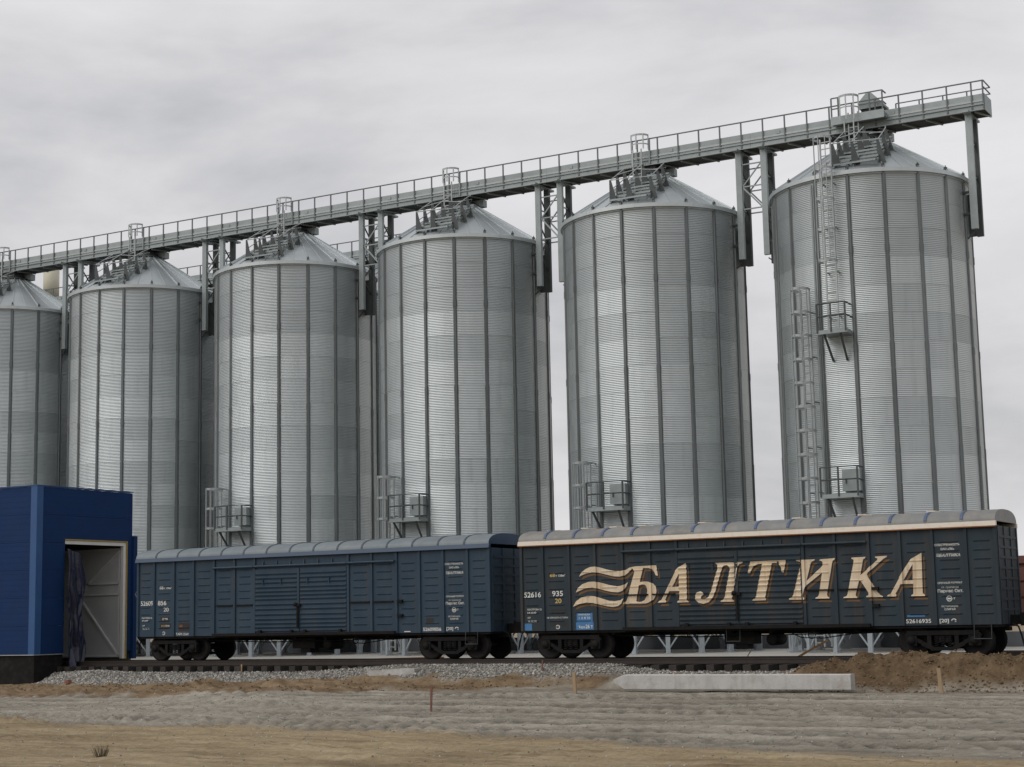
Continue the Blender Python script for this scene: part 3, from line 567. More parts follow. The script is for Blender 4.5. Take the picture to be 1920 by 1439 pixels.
def boxcar(X0, label, body, fasc, ribm, roofm, worn):
    t = thing('boxcar', label, 'boxcar', (X0, 48.125, 0))
    # side: posts, pressed panels, louvred door leaves
    for a, b in zip(POSTS[:-1], POSTS[1:]):
        if b - a < 3: relief_panel(a, b, ZB, ZE, panel_y, ribsel).build('side_panel', body, t)
    relief_panel(5.70, 9.90, 3.30, ZE, lambda x, z: 0.0, []).build('lintel_panel', body, t)
    relief_panel(5.70, 9.90, ZB, 1.06, lambda x, z: 0.0, []).build('door_sill', body, t)
    for p in POSTS:
        q = min(max(p, 0.05), L_CAR - 0.05)
        MB().add([(q - 0.06, 0.004, ZB), (q - 0.045, -0.055, ZB), (q + 0.045, -0.055, ZB), (q + 0.06, 0.004, ZB), (q - 0.06, 0.004, ZE), (q - 0.045, -0.055, ZE), (q + 0.045, -0.055, ZE), (q + 0.06, 0.004, ZE)],
                 [(0, 1, 5, 4), (1, 2, 6, 5), (2, 3, 7, 6), (0, 3, 2, 1), (4, 5, 6, 7)]).build('post', body, t)
    for a, b in ((D0, DM0), (DM1, D1)):
        fx = lambda x, z, a=a, b=b: 0.06 + max(0.0, min(1.0, min(x - a, b - x) / 0.03)) * max(tri_lip(z, zc, 0.03, 0.07, 0.04) for zc in LOUZ)
        d = relief_panel(a, b, 1.06, 3.30, fx, lousel)
        d.add([(a, -0.06, 1.06), (a, 0, 1.06), (a, 0, 3.3), (a, -0.06, 3.3)], [(0, 1, 2, 3)][::-1]); d.add([(b, -0.06, 1.06), (b, 0, 1.06), (b, 0, 3.3), (b, -0.06, 3.3)], [(0, 1, 2, 3)])
        do = d.build('door', body, t)
        MB().box(a + 0.35, a + 0.39, -0.115, -0.062, 2.75, 2.92).build('vent_bracket', body, do); MB().box(b - 0.75, b - 0.71, -0.115, -0.062, 2.75, 2.92).build('vent_bracket', body, do)
        for xr in (a + 0.25, b - 0.25): MB().box(xr - 0.05, xr + 0.05, -0.14, -0.05, 0.99, 1.10).build('door_roller', BLACKM, do)
    cp = MB().box(DM0, DM1, -0.09, 0, 1.06, 3.30).build('door_post', body, t)
    lk = MB(); lk.box(7.58, 7.86, -0.16, -0.09, 1.93, 2.02); lk.box(7.70, 7.76, -0.15, -0.09, 1.15, 1.95); lk.lathe([(0, -0.05), (0.07, -0.05), (0.07, 0.0)], 12, (7.66, -0.13, 2.0), axis='Y')
    lk.build('lock_bar', BLACKM if not worn else RUSTM if False else BLACKM, cp)
    # door rails
    for a, b in ((3.80, 5.70), (5.70, 9.90), (9.90, 11.93)): MB().tube([(a, -0.10, 3.41), (b - 0.02, -0.10, 3.41)], 0.045, 8).build('door_rail', body, t)
    for x in np.arange(6.1, 9.8, 0.62): MB().add([(x - 0.02, -0.07, 3.40), (x + 0.02, -0.07, 3.40), (x + 0.02, 0, 3.40), (x - 0.02, 0, 3.40), (x - 0.02, -0.02, 3.62), (x + 0.02, -0.02, 3.62), (x + 0.02, 0, 3.62), (x - 0.02, 0, 3.62)], [(0, 1, 5, 4), (1, 2, 6, 5), (3, 0, 4, 7), (0, 3, 2, 1), (4, 5, 6, 7)]).build('rail_bracket', body, t)
    MB().box(3.80, 11.93, -0.16, 0.0, 0.90, 1.0).build('lower_rail', BLACKM, t)
    for a, b in ((3.90, 4.68), (4.84, 5.62), (9.98, 10.82), (10.98, 11.80)): MB().box(a, b, -0.07, -0.01, 2.00, 2.045).build('stop_bar', BLACKM, t)
    for z in (2.02, 1.52): MB().box(12.02, 12.22, -0.13, -0.001, z - 0.04, z + 0.05).build('door_stop', BLACKM, t)
    # far side, ends, floor
    MB().box(0.0, L_CAR, WID - 0.03, WID, ZB, ZE).build('far_side', body, t)
    for x, s in ((0.002, -1), (L_CAR - 0.002, 1)):
        e = MB(); e.box(x - 0.03 if s > 0 else x, x if s > 0 else x + 0.03, 0.002, WID - 0.032, ZB, ZE)
        e.build('end_wall', body, t)
        for y in (0.05, 0.8, 1.6, WID - 0.11): MB().box(x if s > 0 else x - 0.03, x + 0.03 if s > 0 else x, y, y + 0.1, ZB, ZE).build('end_post', body, t)
        for z in np.arange(1.3, 3.6, 0.3): MB().box(x if s > 0 else x - 0.025, x + 0.025 if s > 0 else x, 0.2, WID - 0.2, z, z + 0.07).build('end_rib', body, t)
    MB().box(0.1, L_CAR - 0.1, 0.06, WID - 0.06, 0.84, ZB - 0.002).build('floor', BLACKM, t)
    # roof
    rx = [0.0] + [1.0 + 1.06 * k for k in range(14)] + [L_CAR]
    for k, (a, b) in enumerate(zip(rx[:-1], rx[1:])):
        arch_strip(a, b, 0.0, cap=False).build('roof_panel', roofm, t)
    for x in (0.0, L_CAR):
        n = len(arch); g = MB().add([(x, y, z) for y, z in arch], [tuple(range(n)) if x == 0 else tuple(range(n - 1, -1, -1))]); g.build('roof_end', fasc if not worn else roofm, t)
    for x in rx[1:-1]:
        if worn:
            n = 8; A_ = arch[:n]; P = [(y - 0.02, z + 0.022) for y, z in A_[1:]]
            b = MB()
            for x_ in (x - 0.035, x + 0.035): pass
            m_ = len(P); b.add([(x - 0.04, y, z) for y, z in P] + [(x + 0.04, y, z) for y, z in P] + [(x - 0.04, y + 0.03, z - 0.03) for y, z in P] + [(x + 0.04, y + 0.03, z - 0.03) for y, z in P],
                [(i, m_ + i, m_ + i + 1, i + 1) for i in range(m_ - 1)] + [(i, i + 1, 2 * m_ + i + 1, 2 * m_ + i) for i in range(m_ - 1)] + [(m_ + i + 1, m_ + i, 3 * m_ + i, 3 * m_ + i + 1) for i in range(m_ - 1)] + [(0, 2 * m_, 3 * m_, m_)])
            ro = b.build('roof_rib', ribm, t)
            b2 = arch_strip(x - 0.03, x + 0.03, 0.012, True); b2.build('seam_strip', roofm, ro)
        else:
            arch_strip(x - 0.035, x + 0.035, 0.016, True).build('roof_rib', ribm, t)
    f = MB(); f.add([(-0.02, -0.14, ZE - 0.005), (L_CAR + 0.02, -0.14, ZE - 0.005), (L_CAR + 0.02, -0.10, ZF + 0.005), (-0.02, -0.10, ZF + 0.005), (-0.02, 0.0, ZE - 0.005), (L_CAR + 0.02, 0.0, ZE - 0.005), (L_CAR + 0.02, 0.0, ZF + 0.005), (-0.02, 0.0, ZF + 0.005)],
                    [(0, 1, 2, 3), (0, 4, 5, 1), (3, 2, 6, 7), (0, 3, 7, 4), (1, 5, 6, 2)])
    fo = f.build('fascia', fasc, t)
    if worn: MB().box(-0.015, L_CAR + 0.015, -0.135, -0.02, ZE - 0.035, ZE - 0.006).build('rusty_lip', RUSTL, fo)
    MB().box(-0.02, L_CAR + 0.02, WID, WID + 0.12, ZE, ZF).build('far_fascia', fasc, t)
    if worn:
        for x in np.arange(2.05, 14, 1.06): 
            if random.random() < 0.75: MB().box(x - 0.22, x + 0.05, WID / 2 - 0.3, WID / 2 + 0.3, ZR - 0.01, ZR + 0.05).build('walkway_board', FASC_R, t)
    for x in (3.9, 12.3): MB().tube([(x - 0.07, -0.06, ZF + 0.01), (x - 0.06, -0.02, ZF + 0.13), (x + 0.06, -0.02, ZF + 0.13), (x + 0.07, -0.06, ZF + 0.01)], 0.012, 5).build('lifting_eye', ribm, t)
    # underframe
    u = MB(); u.box(0.05, L_CAR - 0.05, WID / 2 - 0.2, WID / 2 + 0.2, 0.72, 0.838); u.build('centre_sill', BLACKM, t)
    for x in np.arange(3.2, 12.8, 1.35): MB().box(x, x + 0.12, 0.25, WID - 0.25, 0.76, 0.838).build('cross_bearer', BLACKM, t)
    MB().lathe([(0.0, -0.45), (0.15, -0.45), (0.19, -0.40), (0.19, 0.40), (0.15, 0.45), (0.0, 0.45)], 16, (8.6, 0.9, 0.56), axis='Y').build('brake_cylinder', BLACKM, t)
    bx = MB(); bx.box(7.0, 8.0, 0.55, 1.15, 0.42, 0.80); bx.box(7.35, 7.75, 0.6, 1.1, 0.26, 0.42); bx.build('brake_box', BLACKM, t)
    MB().tube([(3.2, 0.45, 0.74), (6.0, 0.5, 0.66), (9.4, 0.5, 0.70), (12.6, 0.45, 0.74)], 0.02, 6).build('brake_pipe', BLACKM, t)
    MB().tube([(9.2, 0.4, 0.78), (9.6, 0.4, 0.60), (10.3, 0.4, 0.58), (11.2, 0.4, 0.70), (12.4, 0.4, 0.74)], 0.018, 6).build('hand_brake_rod', BLACKM, t)
    MB().lathe([(0.10, -0.012), (0.125, -0.012), (0.125, 0.012), (0.10, 0.012), (0.10, -0.012)], 18, (9.95, 0.33, 0.68), axis='Y').build('hand_brake_wheel', BLACKM, t)
    for x0, x1 in ((14.72, 15.2),) if not worn else ((7.3, 7.75), (14.95, 15.45)):
        MB().tube([(x0, 0.02, 0.93), (x0, -0.02, 0.52), (x1, -0.02, 0.52), (x1, 0.02, 0.93)], 0.018, 6).build('foot_step', STEEL_D, t)
    for s, x in ((-1, 0.0), (1, L_CAR)):
        c = MB(); c.box(min(x, x + s * 0.35), max(x, x + s * 0.35), WID / 2 - 0.15, WID / 2 + 0.15, 0.90, 1.18); c.box(min(x + s * 0.3, x + s * 0.57), max(x + s * 0.3, x + s * 0.57), WID / 2 - 0.25, WID / 2 + 0.25, 0.86, 1.24); c.build('coupler', BLACKM, t)
        MB().tube([(x + s * 0.15, 0.62, 0.92), (x + s * 0.32, 0.6, 0.85), (x + s * 0.40, 0.6, 0.60), (x + s * 0.46, 0.6, 0.30)], 0.028, 7).build('brake_hose', BLACKM, t)
    for x in (L_CAR / 2 - 6.12, L_CAR / 2 + 6.12): add_bogie(t, x, WID / 2)
    return t
XR = -27.245; XL = XR - 1.16 - 15.75
carL = boxcar(XL, 'plain dark blue boxcar with grey arched roof beside the blue hall', CAR_L, FASC_L, RIB_L, CARROOF, False)
carR = boxcar(XR, 'slate boxcar with big cream Cyrillic letters and three waves on its side', CAR_R, FASC_R, RIB_R, CARROOF_R, True)
# bent bars at the left end of the plain car
for z0 in (2.55,): MB().tube([(-0.02, 0.1, z0 + 0.25), (-0.16, 0.06, z0), (-0.02, 0.1, z0 - 0.28)], 0.02, 6).build('end_grip', CAGEM, carL)

# --- big painted lettering
for nm, rings in GLYPHS.items():
    part_n = 'painted_wave' if nm.startswith('wave') else 'painted_letter'
    o1 = paint(flat_mesh('poly', rings), part_n, CREAM, carR, 0, 0, 0.0125)
    paint(flat_mesh('poly', rings), 'letter_outline', LBLACK, o1, 0.040, -0.045, 0.0085)
    paint(flat_mesh('poly', rings), 'letter_shadow', OCHRE, o1, 0.082, -0.105, 0.0050)
def rectm(x0, x1, z0, z1): return flat_mesh('poly', [[(x0, z0), (x1, z0), (x1, z1), (x0, z1)]])
def txt(car, s, x, z, size, width=None, m_=None, align='LEFT', shear=0.0, lift=0.009):
    paint(flat_mesh('text', s, size, shear, align=align, width=width), 'stencil', m_ or WHITEP, car, x, z, lift)
paint(rectm(2.08, 2.66, 1.20, 1.48), 'blue_patch', PATCHB, carR); paint(rectm(2.05, 2.69, 0.94, 1.19), 'blue_patch', PATCHB, carR); paint(rectm(0.12, 0.40, 0.94, 1.17), 'blue_patch', PATCHB, carR)
txt(carR, 'ПРИПИСАН', 2.14, 1.40, 0.07, 0.42); txt(carR, '1 2 8 35', 2.16, 1.29, 0.09, 0.42); txt(carR, 'Тара', 2.14, 0.99, 0.11, 0.24); txt(carR, '26 т', 2.40, 0.985, 0.17, 0.26)
txt(carR, '68', 1.12, 2.68, 0.15, 0.19, YELP); txt(carR, 'т 138м³', 1.33, 2.68, 0.10, 0.36, WHITEP)
txt(carR, '52616', 0.13, 2.03, 0.235, 0.64); txt(carR, '935', 1.19, 2.05, 0.235, 0.40); txt(carR, '20', 1.29, 1.82, 0.21, 0.24, YELP)
txt(carR, 'ПОСТРОЕН 22', 0.24, 1.60, 0.075, 0.54); txt(carR, '14.10.02', 0.25, 1.49, 0.085, 0.33); txt(carR, 'КР', 0.25, 1.33, 0.075, 0.11); txt(carR, '16.10.10', 0.27, 1.21, 0.085, 0.31)
for z in (1.60, 1.52, 1.18, 1.11): paint(rectm(1.14, 1.68, z - 0.03, z + 0.02), 'dark_patch', PATCHD, carR)
txt(carR, 'НЕ СПУСКАТЬ С ГОРКИ', 0.98, 1.32, 0.07, 0.78); txt(carR, 'Э', 1.30, 0.98, 0.17, 0.15)
def right_block(car):
    txt(car, 'СОБСТВЕННОСТЬ', 14.31, 3.205, 0.085, 0.74, align='CENTER'); txt(car, 'ОАО «ПК»', 14.31, 3.085, 0.085, 0.40, align='CENTER')
    txt(car, 'БАЛТИКА', 14.36, 2.89, 0.115, 0.62, align='CENTER', shear=0.3)
    for z in (2.895, 2.930, 2.965): paint(rectm(13.98, 14.06, z, z + 0.014), 'stencil', WHITEP, car, lift=0.009)
    txt(car, 'СРОЧНЫЙ ВОЗВРАТ', 14.33, 2.105, 0.075, 0.72, align='CENTER'); txt(car, 'ст. приписки', 14.33, 1.985, 0.07, 0.50, align='CENTER'); txt(car, 'Парнас Окт.', 14.33, 1.86, 0.12, 0.74, align='CENTER')
    ring = [[(14.29 + 0.085 * math.cos(a), 1.68 + 0.085 * math.sin(a)) for a in np.linspace(0, 2 * PI, 24, endpoint=False)], [(14.29 + 0.062 * math.cos(a), 1.68 + 0.062 * math.sin(a)) for a in np.linspace(0, 2 * PI, 24, endpoint=False)]]
    paint(flat_mesh('poly', ring), 'emblem', WHITEP, car, lift=0.009); paint(rectm(14.245, 14.335, 1.655, 1.70), 'emblem', WHITEP, car, lift=0.009); txt(car, '-Т', 14.385, 1.65, 0.08, 0.08)
    txt(car, 'ОСТОРОЖНО', 14.29, 1.435, 0.07, 0.48, align='CENTER'); txt(car, 'СЛИВАЙ', 14.29, 1.345, 0.075, 0.32, align='CENTER')
    txt(car, '[20]', 13.97, 1.00, 0.14, 0.27); txt(car, 'е', 14.31, 0.99, 0.20, 0.15)
right_block(carR); txt(carR, '52616935', 12.98, 0.99, 0.16, 0.74); paint(rectm(13.02, 13.55, 1.17, 1.22), 'blue_patch', PATCHB, carR)
right_block(carL); txt(carL, '52609856', 13.02, 0.98, 0.16, 0.74); paint(rectm(12.25, 12.50, 0.955, 0.985), 'stencil', WHITEP, carL)
txt(carL, '68', 1.12, 2.70, 0.16, 0.19); txt(carL, 'т 138м³', 1.34, 2.70, 0.10, 0.38)
txt(carL, '52609', 0.18, 2.10, 0.24, 0.62); txt(carL, '856', 1.04, 2.10, 0.24, 0.42); txt(carL, '20', 1.33, 1.86, 0.21, 0.25)
txt(carL, 'ПОСТРОЕН 22', 0.24, 1.60, 0.075, 0.52); txt(carL, '07.10.97', 0.26, 1.49, 0.085, 0.30); txt(carL, 'КР', 0.28, 1.31, 0.075, 0.11); txt(carL, '26.12.14', 0.29, 1.19, 0.09, 0.34)
paint(rectm(1.17, 1.62, 1.50, 1.66), 'dark_patch', PATCHD, carL); txt(carL, 'ДР 950', 1.26, 1.55, 0.09, 0.28); paint(rectm(1.16, 1.68, 1.22, 1.42), 'dark_patch', PATCHD, carL); txt(carL, '215', 1.22, 1.29, 0.09, 0.16, YELP); txt(carL, '1510', 1.42, 1.29, 0.09, 0.2)
paint(rectm(2.08, 2.60, 1.12, 1.42), 'dark_patch', PATCHD, carL); txt(carL, '43', 2.10, 1.26, 0.13, 0.16, RUSTM); paint(rectm(13.15, 13.45, 1.25, 1.42), 'dark_patch', PATCHD, carL)
txt(carL, 'Э', 1.28, 0.98, 0.17, 0.13); txt(carL, 'ТАРА 25.6т', 1.95, 0.96, 0.12, 0.62)

# gondola wagon standing on the far track at the right edge
gd = thing('gondola_wagon', 'red-brown gondola wagon behind the lettered boxcar at the right edge', 'wagon', (-12.9, 53.5, 0))
MB().box(0, 13.0, 0.03, 3.1, 1.15, 2.86).build('body', GONDM, gd)
MB().box(-0.02, 13.02, -0.06, 0.03, 2.76, 3.0).build('top_chord', GONDM, gd)
for k in range(3): MB().box(0.0, 13.0, -0.02 - 0.005 * k, 0.028, 1.22 + 0.5 * k, 1.62 + 0.5 * k).build('side_panel', GONDM, gd)
for x in np.arange(0.05, 12.9, 1.6): MB().box(x, x + 0.16, -0.10, 0.028, 1.10, 2.755).build('post', GONDM, gd)
MB().box(0, 13, 0.1, 3.0, 0.9, 1.148).build('floor', BLACKM, gd)
for x in (2.2, 10.8): add_bogie(gd, x, 1.55)
# ------------------------------------------------------------------ silos
CX0, CY, DX, RS = -20.2975, 66.364, 10.0365, 4.04
Z0, ZEV, ZNK = 1.725, 18.6, 21.0
NS = 18; A0 = R_(-84.5); DA = 2 * PI / NS
PITCH = 0.075; NR = 15; RH = PITCH * 15
def sheet_mesh(matl):
    b = MB(); nz = 75; na = 4; vs = []
    for j in range(nz + 1):
        z = RH * j / nz; r = RS + 0.0105 * math.sin(2 * PI * z / PITCH)
        for i in range(na + 1):
            a = DA * i / na; vs.append((r * math.cos(a), r * math.sin(a), z))
    n = na + 1
    b.add(vs, [(j * n + i, j * n + i + 1, (j + 1) * n + i + 1, (j + 1) * n + i) for j in range(nz) for i in range(na)], True)
    # lapped bolt band along the lower edge
    vs = []
    for z, dr in ((0.0, 0.004), (0.0, 0.0125), (0.03, 0.0125), (0.03, 0.004)):
        for i in range(n):
            a = DA * i / na; vs.append(((RS + dr) * math.cos(a), (RS + dr) * math.sin(a), z))
    b.add(vs, [(k * n + i, k * n + i + 1, (k + 1) * n + i + 1, (k + 1) * n + i) for k in (0, 1, 2) for i in range(na)], True)
    return b.mesh('wall_sheet', matl)
sheet_hi, sheet_lo, sheet_lb = sheet_mesh(GALV_D), sheet_mesh(GALV), sheet_mesh(GALV_B)
def stiffener_mesh():
    b = MB()
    def sec(w_, d, z0, z1):
        p = [(RS + 0.005, -w_ * 0.75), (RS + 0.012, -w_ * 0.5), (RS + d, -w_ * 0.32), (RS + d, w_ * 0.32), (RS + 0.012, w_ * 0.5), (RS + 0.005, w_ * 0.75)]
        n = len(p); b.add([(x, y, z0) for x, y in p] + [(x, y, z1) for x, y in p], [(i, i + 1, n + i + 1, n + i) for i in range(n - 1)] + [tuple(range(n - 1, -1, -1)), tuple(range(n, 2 * n))])
    sec(0.15, 0.075, Z0, 7.6); sec(0.13, 0.066, 7.602, 11.6); sec(0.12, 0.060, 11.602, 15.55); sec(0.12, 0.068, 15.552, ZEV)
    for zz in (7.6, 11.6, 15.55): sec(0.14, 0.079, zz - 0.15, zz + 0.15)
    return b.mesh('stiffener', STIFF)
stiff_me = stiffener_mesh()
def roofz(r): return 18.78 + (4.16 - r) * (ZNK - 18.78) / (4.16 - 0.72)
def roof_panel_mesh():
    b = MB(); na = 3; vs = []
    for r in (4.17, 0.70):
        for i in range(na + 1): a = DA * i / na; vs.append((r * math.cos(a), r * math.sin(a), roofz(r)))
    b.add(vs, [(i, i + 1, na + 1 + i + 1, na + 1 + i) for i in range(na)], True)
    # standing seam
    for r0, r1 in ((4.15, 0.72),):
        b.bar((r0, 0.0, roofz(r0) + 0.03), (r1, 0.0, roofz(r1) + 0.03), 0.05, 0.06)
    b.bar((4.16 * math.cos(DA / 2), 4.16 * math.sin(DA / 2), roofz(4.16) + 0.012), (0.74 * math.cos(DA / 2), 0.74 * math.sin(DA / 2), roofz(0.74) + 0.012), 0.03, 0.025)
    return b.mesh('roof_panel', ROOFM)
roofp_me = roof_panel_mesh()
kn = MB(); kn.box(4.02, 4.12, -0.05, 0.05, 18.80, 18.95); kn.tube([(4.07, 0, 18.95), (4.07, 0, 19.02)], 0.02, 5); knob_me = kn.mesh('lifting_lug', STEEL_D)
ev = MB(); ev.lathe([(RS + 0.005, 18.56), (RS + 0.05, 18.56), (RS + 0.05, 18.60)], 72); ev.lathe([(RS + 0.02, 18.605), (RS + 0.13, 18.62)], 72); ev.lathe([(RS + 0.13, 18.62), (RS + 0.14, 18.78)], 72); ev.lathe([(RS + 0.14, 18.78), (RS - 0.02, 18.84)], 72); eave_me = ev.mesh('eave_ring', GALV)
nk = MB(); nk.lathe([(0.78, 20.94), (0.78, 21.06), (0.66, 21.06), (0.62, 21.22), (0.5, 21.22)], 28); nk.box(-0.42, 0.42, -0.45, 0.45, 21.2, 21.388)
nk.lathe([(0.84, 21.0), (0.84, 21.045), (0.75, 21.045)], 28); neck_me = nk.mesh('neck', STEEL_D)
tr = MB(); tr.box(0.55, 1.05, 0.20, 0.55, 20.98, 21.0); tr.box(0.55, 1.05, 0.20, 0.22, 21.0, 21.32); tr.box(0.55, 1.05, 0.53, 0.55, 21.0, 21.32); tr.box(1.03, 1.05, 0.222, 0.528, 21.0, 21.32); chute_me = tr.mesh('chute', STEEL)
lg = MB(); lg.box(-0.11, 0.11, -0.09, 0.09, -0.24, Z0 + 0.1); lg.box(-0.2, 0.2, -0.16, 0.16, -0.247, -0.215); leg_me = lg.mesh('leg', LEGM)
br = MB(); br.bar((0, -0.06, -0.02), (0, -0.62, 0.80), 0.06, 0.06); br.bar((0, 0.06, -0.02), (0, 0.62, 0.80), 0.06, 0.06); brace_me = br.mesh('brace', LEGM)
hp = MB(); hp.lathe([(RS + 0.08, Z0 + 0.12), (RS + 0.08, Z0 - 0.06), (RS - 0.1, Z0 - 0.06), (0.9, 0.75), (0.35, 0.60), (0.35, 0.3)], 48); hop_me = hp.mesh('hopper', STEEL_D)
roofstair = {}
def stair_meshes():
    M = {}
    tl = []
    for k in range(7):
        b = MB(); y = -3.75 + k * 0.40; z = roofz(min(4.1, math.hypot(0.6, y))) + 0.16
        b.box(-0.22, 1.52, y - 0.11, y + 0.11, z - 0.02, z); b.box(-0.22, 1.52, y - 0.11, y - 0.095, z - 0.075, z - 0.022); tl.append(b.mesh('tread', STEEL))
    M['tread'] = tl
    posts = [(-0.30, -3.60), (-0.24, -3.05), (-0.18, -2.45), (0.52, -3.62), (0.50, -2.65), (0.55, -2.05), (1.50, -3.35), (1.46, -2.50), (1.40, -1.85)]
    pm = []
    for x, y in posts:
        z = roofz(math.hypot(x, y)); b = MB()
        b.poly([(x - 0.06, y, z - 0.03), (x + 0.30, y, z - 0.03), (x + 0.02, y, z + 0.98), (x - 0.06, y, z + 0.98)], (0, 1, 0), 0.025); pm.append((b.mesh('post', STEEL_D), (x, y, z + 0.97)))
    M['post'] = pm
    T = [p[1] for p in pm]; rl = []
    def rail(*pts):
        b = MB(); b.tube(pts, 0.022, 6); rl.append(b.mesh('handrail', CAGEM))
    up = lambda p, d=0.0: (p[0], p[1], p[2] + d)
    rail(up(T[0]), up(T[1]), up(T[2]), (0.0, -1.5, 21.15)); rail(up(T[0], -0.45), up(T[1], -0.45), up(T[2], -0.45), (0.0, -1.5, 20.7))
    rail(up(T[6]), up(T[7]), up(T[8]), (1.2, -1.2, 21.2)); rail(up(T[6], -0.45), up(T[7], -0.45), up(T[8], -0.45))
    rail(up(T[0]), up(T[3]), up(T[6])); rail(up(T[3]), up(T[4]), up(T[5])); rail(up(T[1]), up(T[4]), up(T[7]))
    rail((0.55, -1.35, 20.55), (1.15, -1.35, 20.55), (1.35, -1.35, 20.95), (0.55, -1.35, 20.95))
    M['handrail'] = rl
    b = MB(); b.box(-0.22, -0.16, -3.8, -1.2, 0, 0.001)
    b = MB()
    for x in (-0.2, 0.6, 1.5): b.bar((x, -3.86, roofz(3.95) + 0.06), (x, -1.30, roofz(1.45) + 0.06), 0.05, 0.10)
    M['stringer'] = [b.mesh('stringers', STEEL)]
    b = MB()
    for x in (-0.42, 0.0): b.bar((x, -0.98, 20.55), (x, -0.98, 22.1), 0.05, 0.05)
    M['lrail'] = [b.mesh('ladder', CAGEM)]
    b = MB()
    for z in np.arange(20.7, 22.0, 0.25): b.bar((-0.42, -0.98, z), (0.0, -0.98, z), 0.035)
    M['rung'] = [b.mesh('rungs', CAGEM)]
    return M
ST = stair_meshes()
def add_ladder(par, ang, z0, z1, cage_from, hoop=0.95, ext=0.0):
    # caged ladder standing off the wall at the given angle (local x outwards, y along the wall)
    e = bpy.data.objects.new('ladder', None); 
    b = MB()
    for y in (-0.22, 0.22): b.bar((RS + 0.28, y, z0), (RS + 0.28, y, z1), 0.05, 0.06)
    e = b.build('ladder', CAGEM, par); e.rotation_euler = (0, 0, ang)
    b = MB()
    for z in np.arange(z0 + 0.15, z1 - 0.05, 0.28): b.bar((RS + 0.28, -0.22, z), (RS + 0.28, 0.22, z), 0.035)
    b.build('rungs', CAGEM, e, kind='stuff')
    b = MB()
    for z in np.arange(z0 + 0.6, min(z1, 18.4), 1.8): b.bar((RS, -0.22, z), (RS + 0.28, -0.22, z), 0.05); b.bar((RS, 0.22, z), (RS + 0.28, 0.22, z), 0.05)
    b.build('standoffs', STEEL, e, kind='stuff')
    zs = list(np.arange(z1 - 0.06, cage_from, -hoop))
    for z in zs:
        b = MB(); pts = [(RS + 0.28 + 0.42 * math.cos(a) + 0.28, 0.36 * math.sin(a)) for a in np.linspace(-PI * 0.62, PI * 0.62, 15)]
        pts = [(RS + 0.28, -0.30)] + pts[1:-1] + [(RS + 0.28, 0.30)]
        n = len(pts); b.add([(x, y, z - 0.05) for x, y in pts] + [(x, y, z + 0.05) for x, y in pts], [(i, i + 1, n + i + 1, n + i) for i in range(n - 1)])
        b.build('cage_hoop', CAGEM, e)
    for a in (-1.5, -0.75, 0.0, 0.75, 1.5):
        x, y = RS + 0.56 + 0.42 * math.cos(a), 0.36 * math.sin(a)
        b = MB(); b.bar((x, y, zs[-1]), (x, y, z1), 0.045, 0.02); b.build('cage_bar', CAGEM, e)
    return e
def add_platform(par, a0, a1, z, box=True, box_at=0.72):
    d = MB(); n = 6; ri, ro = RS + 0.03, RS + 0.85; vs = []
    for zz in (z - 0.16, z):
        for r in (ri, ro):
            for i in range(n + 1): a = a0 + (a1 - a0) * i / n; vs.append((r * math.cos(a), r * math.sin(a), zz))
    m_ = n + 1; fs = []
    for i in range(n):
        fs += [(2 * m_ + i, 3 * m_ + i, 3 * m_ + i + 1, 2 * m_ + i + 1), (i, i + 1, m_ + i + 1, m_ + i), (m_ + i, m_ + i + 1, 3 * m_ + i + 1, 3 * m_ + i)]
    fs += [(0, m_, 3 * m_, 2 * m_), (n, 2 * m_ + n, 3 * m_ + n, m_ + n)]
    p = d.add(vs, fs).build('platform', STEEL, par)
    for h in (0.55, 1.05):
        pts = [(ri * math.cos(a1), ri * math.sin(a1), z + h)] + [(ro * math.cos(a), ro * math.sin(a), z + h) for a in np.linspace(a1 - 0.01, a0 + 0.01, 8)]
        MB().tube(pts, 0.03, 6).build('guard_rail', STEEL_D, p)
    for a in np.linspace(a0 + 0.01, a1 - 0.01, 3): MB().bar((ro * math.cos(a), ro * math.sin(a), z - 0.1), (ro * math.cos(a), ro * math.sin(a), z + 1.06), 0.06).build('rail_post', STEEL_D, p)
    for a in (a0 + 0.06, a1 - 0.06): MB().bar((ri * math.cos(a), ri * math.sin(a), z - 1.15), ((ro - 0.1) * math.cos(a), (ro - 0.1) * math.sin(a), z - 0.17), 0.07).build('bracket', STEEL_D, p)
    if box:
        a = a0 + (a1 - a0) * box_at; h = MB(); c_, s_ = math.cos(a), math.sin(a)
        hx = []
        for zz in (z + 0.12, z + 0.98):
            for r, tt in ((RS - 0.02, -0.36), (RS + 0.34, -0.36), (RS + 0.34, 0.36), (RS - 0.02, 0.36)): hx.append((r * c_ - tt * s_, r * s_ + tt * c_, zz))
        h.add(hx, [(0, 1, 5, 4), (1, 2, 6, 5), (2, 3, 7, 6), (4, 5, 6, 7), (3, 2, 1, 0)]); ho = h.build('hatch_box', STEEL, p)
        MB().bar(((RS + 0.36) * c_ + 0.2 * s_, (RS + 0.36) * s_ - 0.2 * c_, z + 0.42), ((RS + 0.36) * c_ + 0.2 * s_, (RS + 0.36) * s_ - 0.2 * c_, z + 0.62), 0.04).build('handle', STEEL_D, ho)
SILO_LABELS = ['rightmost corrugated silo with a long caged ladder rising to its roof', 'second silo from the right, tall with open sky on both sides',
               'third silo from the right, above the coupling of the two boxcars', 'fourth silo from the right, above the middle of the plain blue boxcar',
               'fifth silo from the right, rising behind the blue hall doorway', 'leftmost silo, cut off by the left edge above the blue hall']
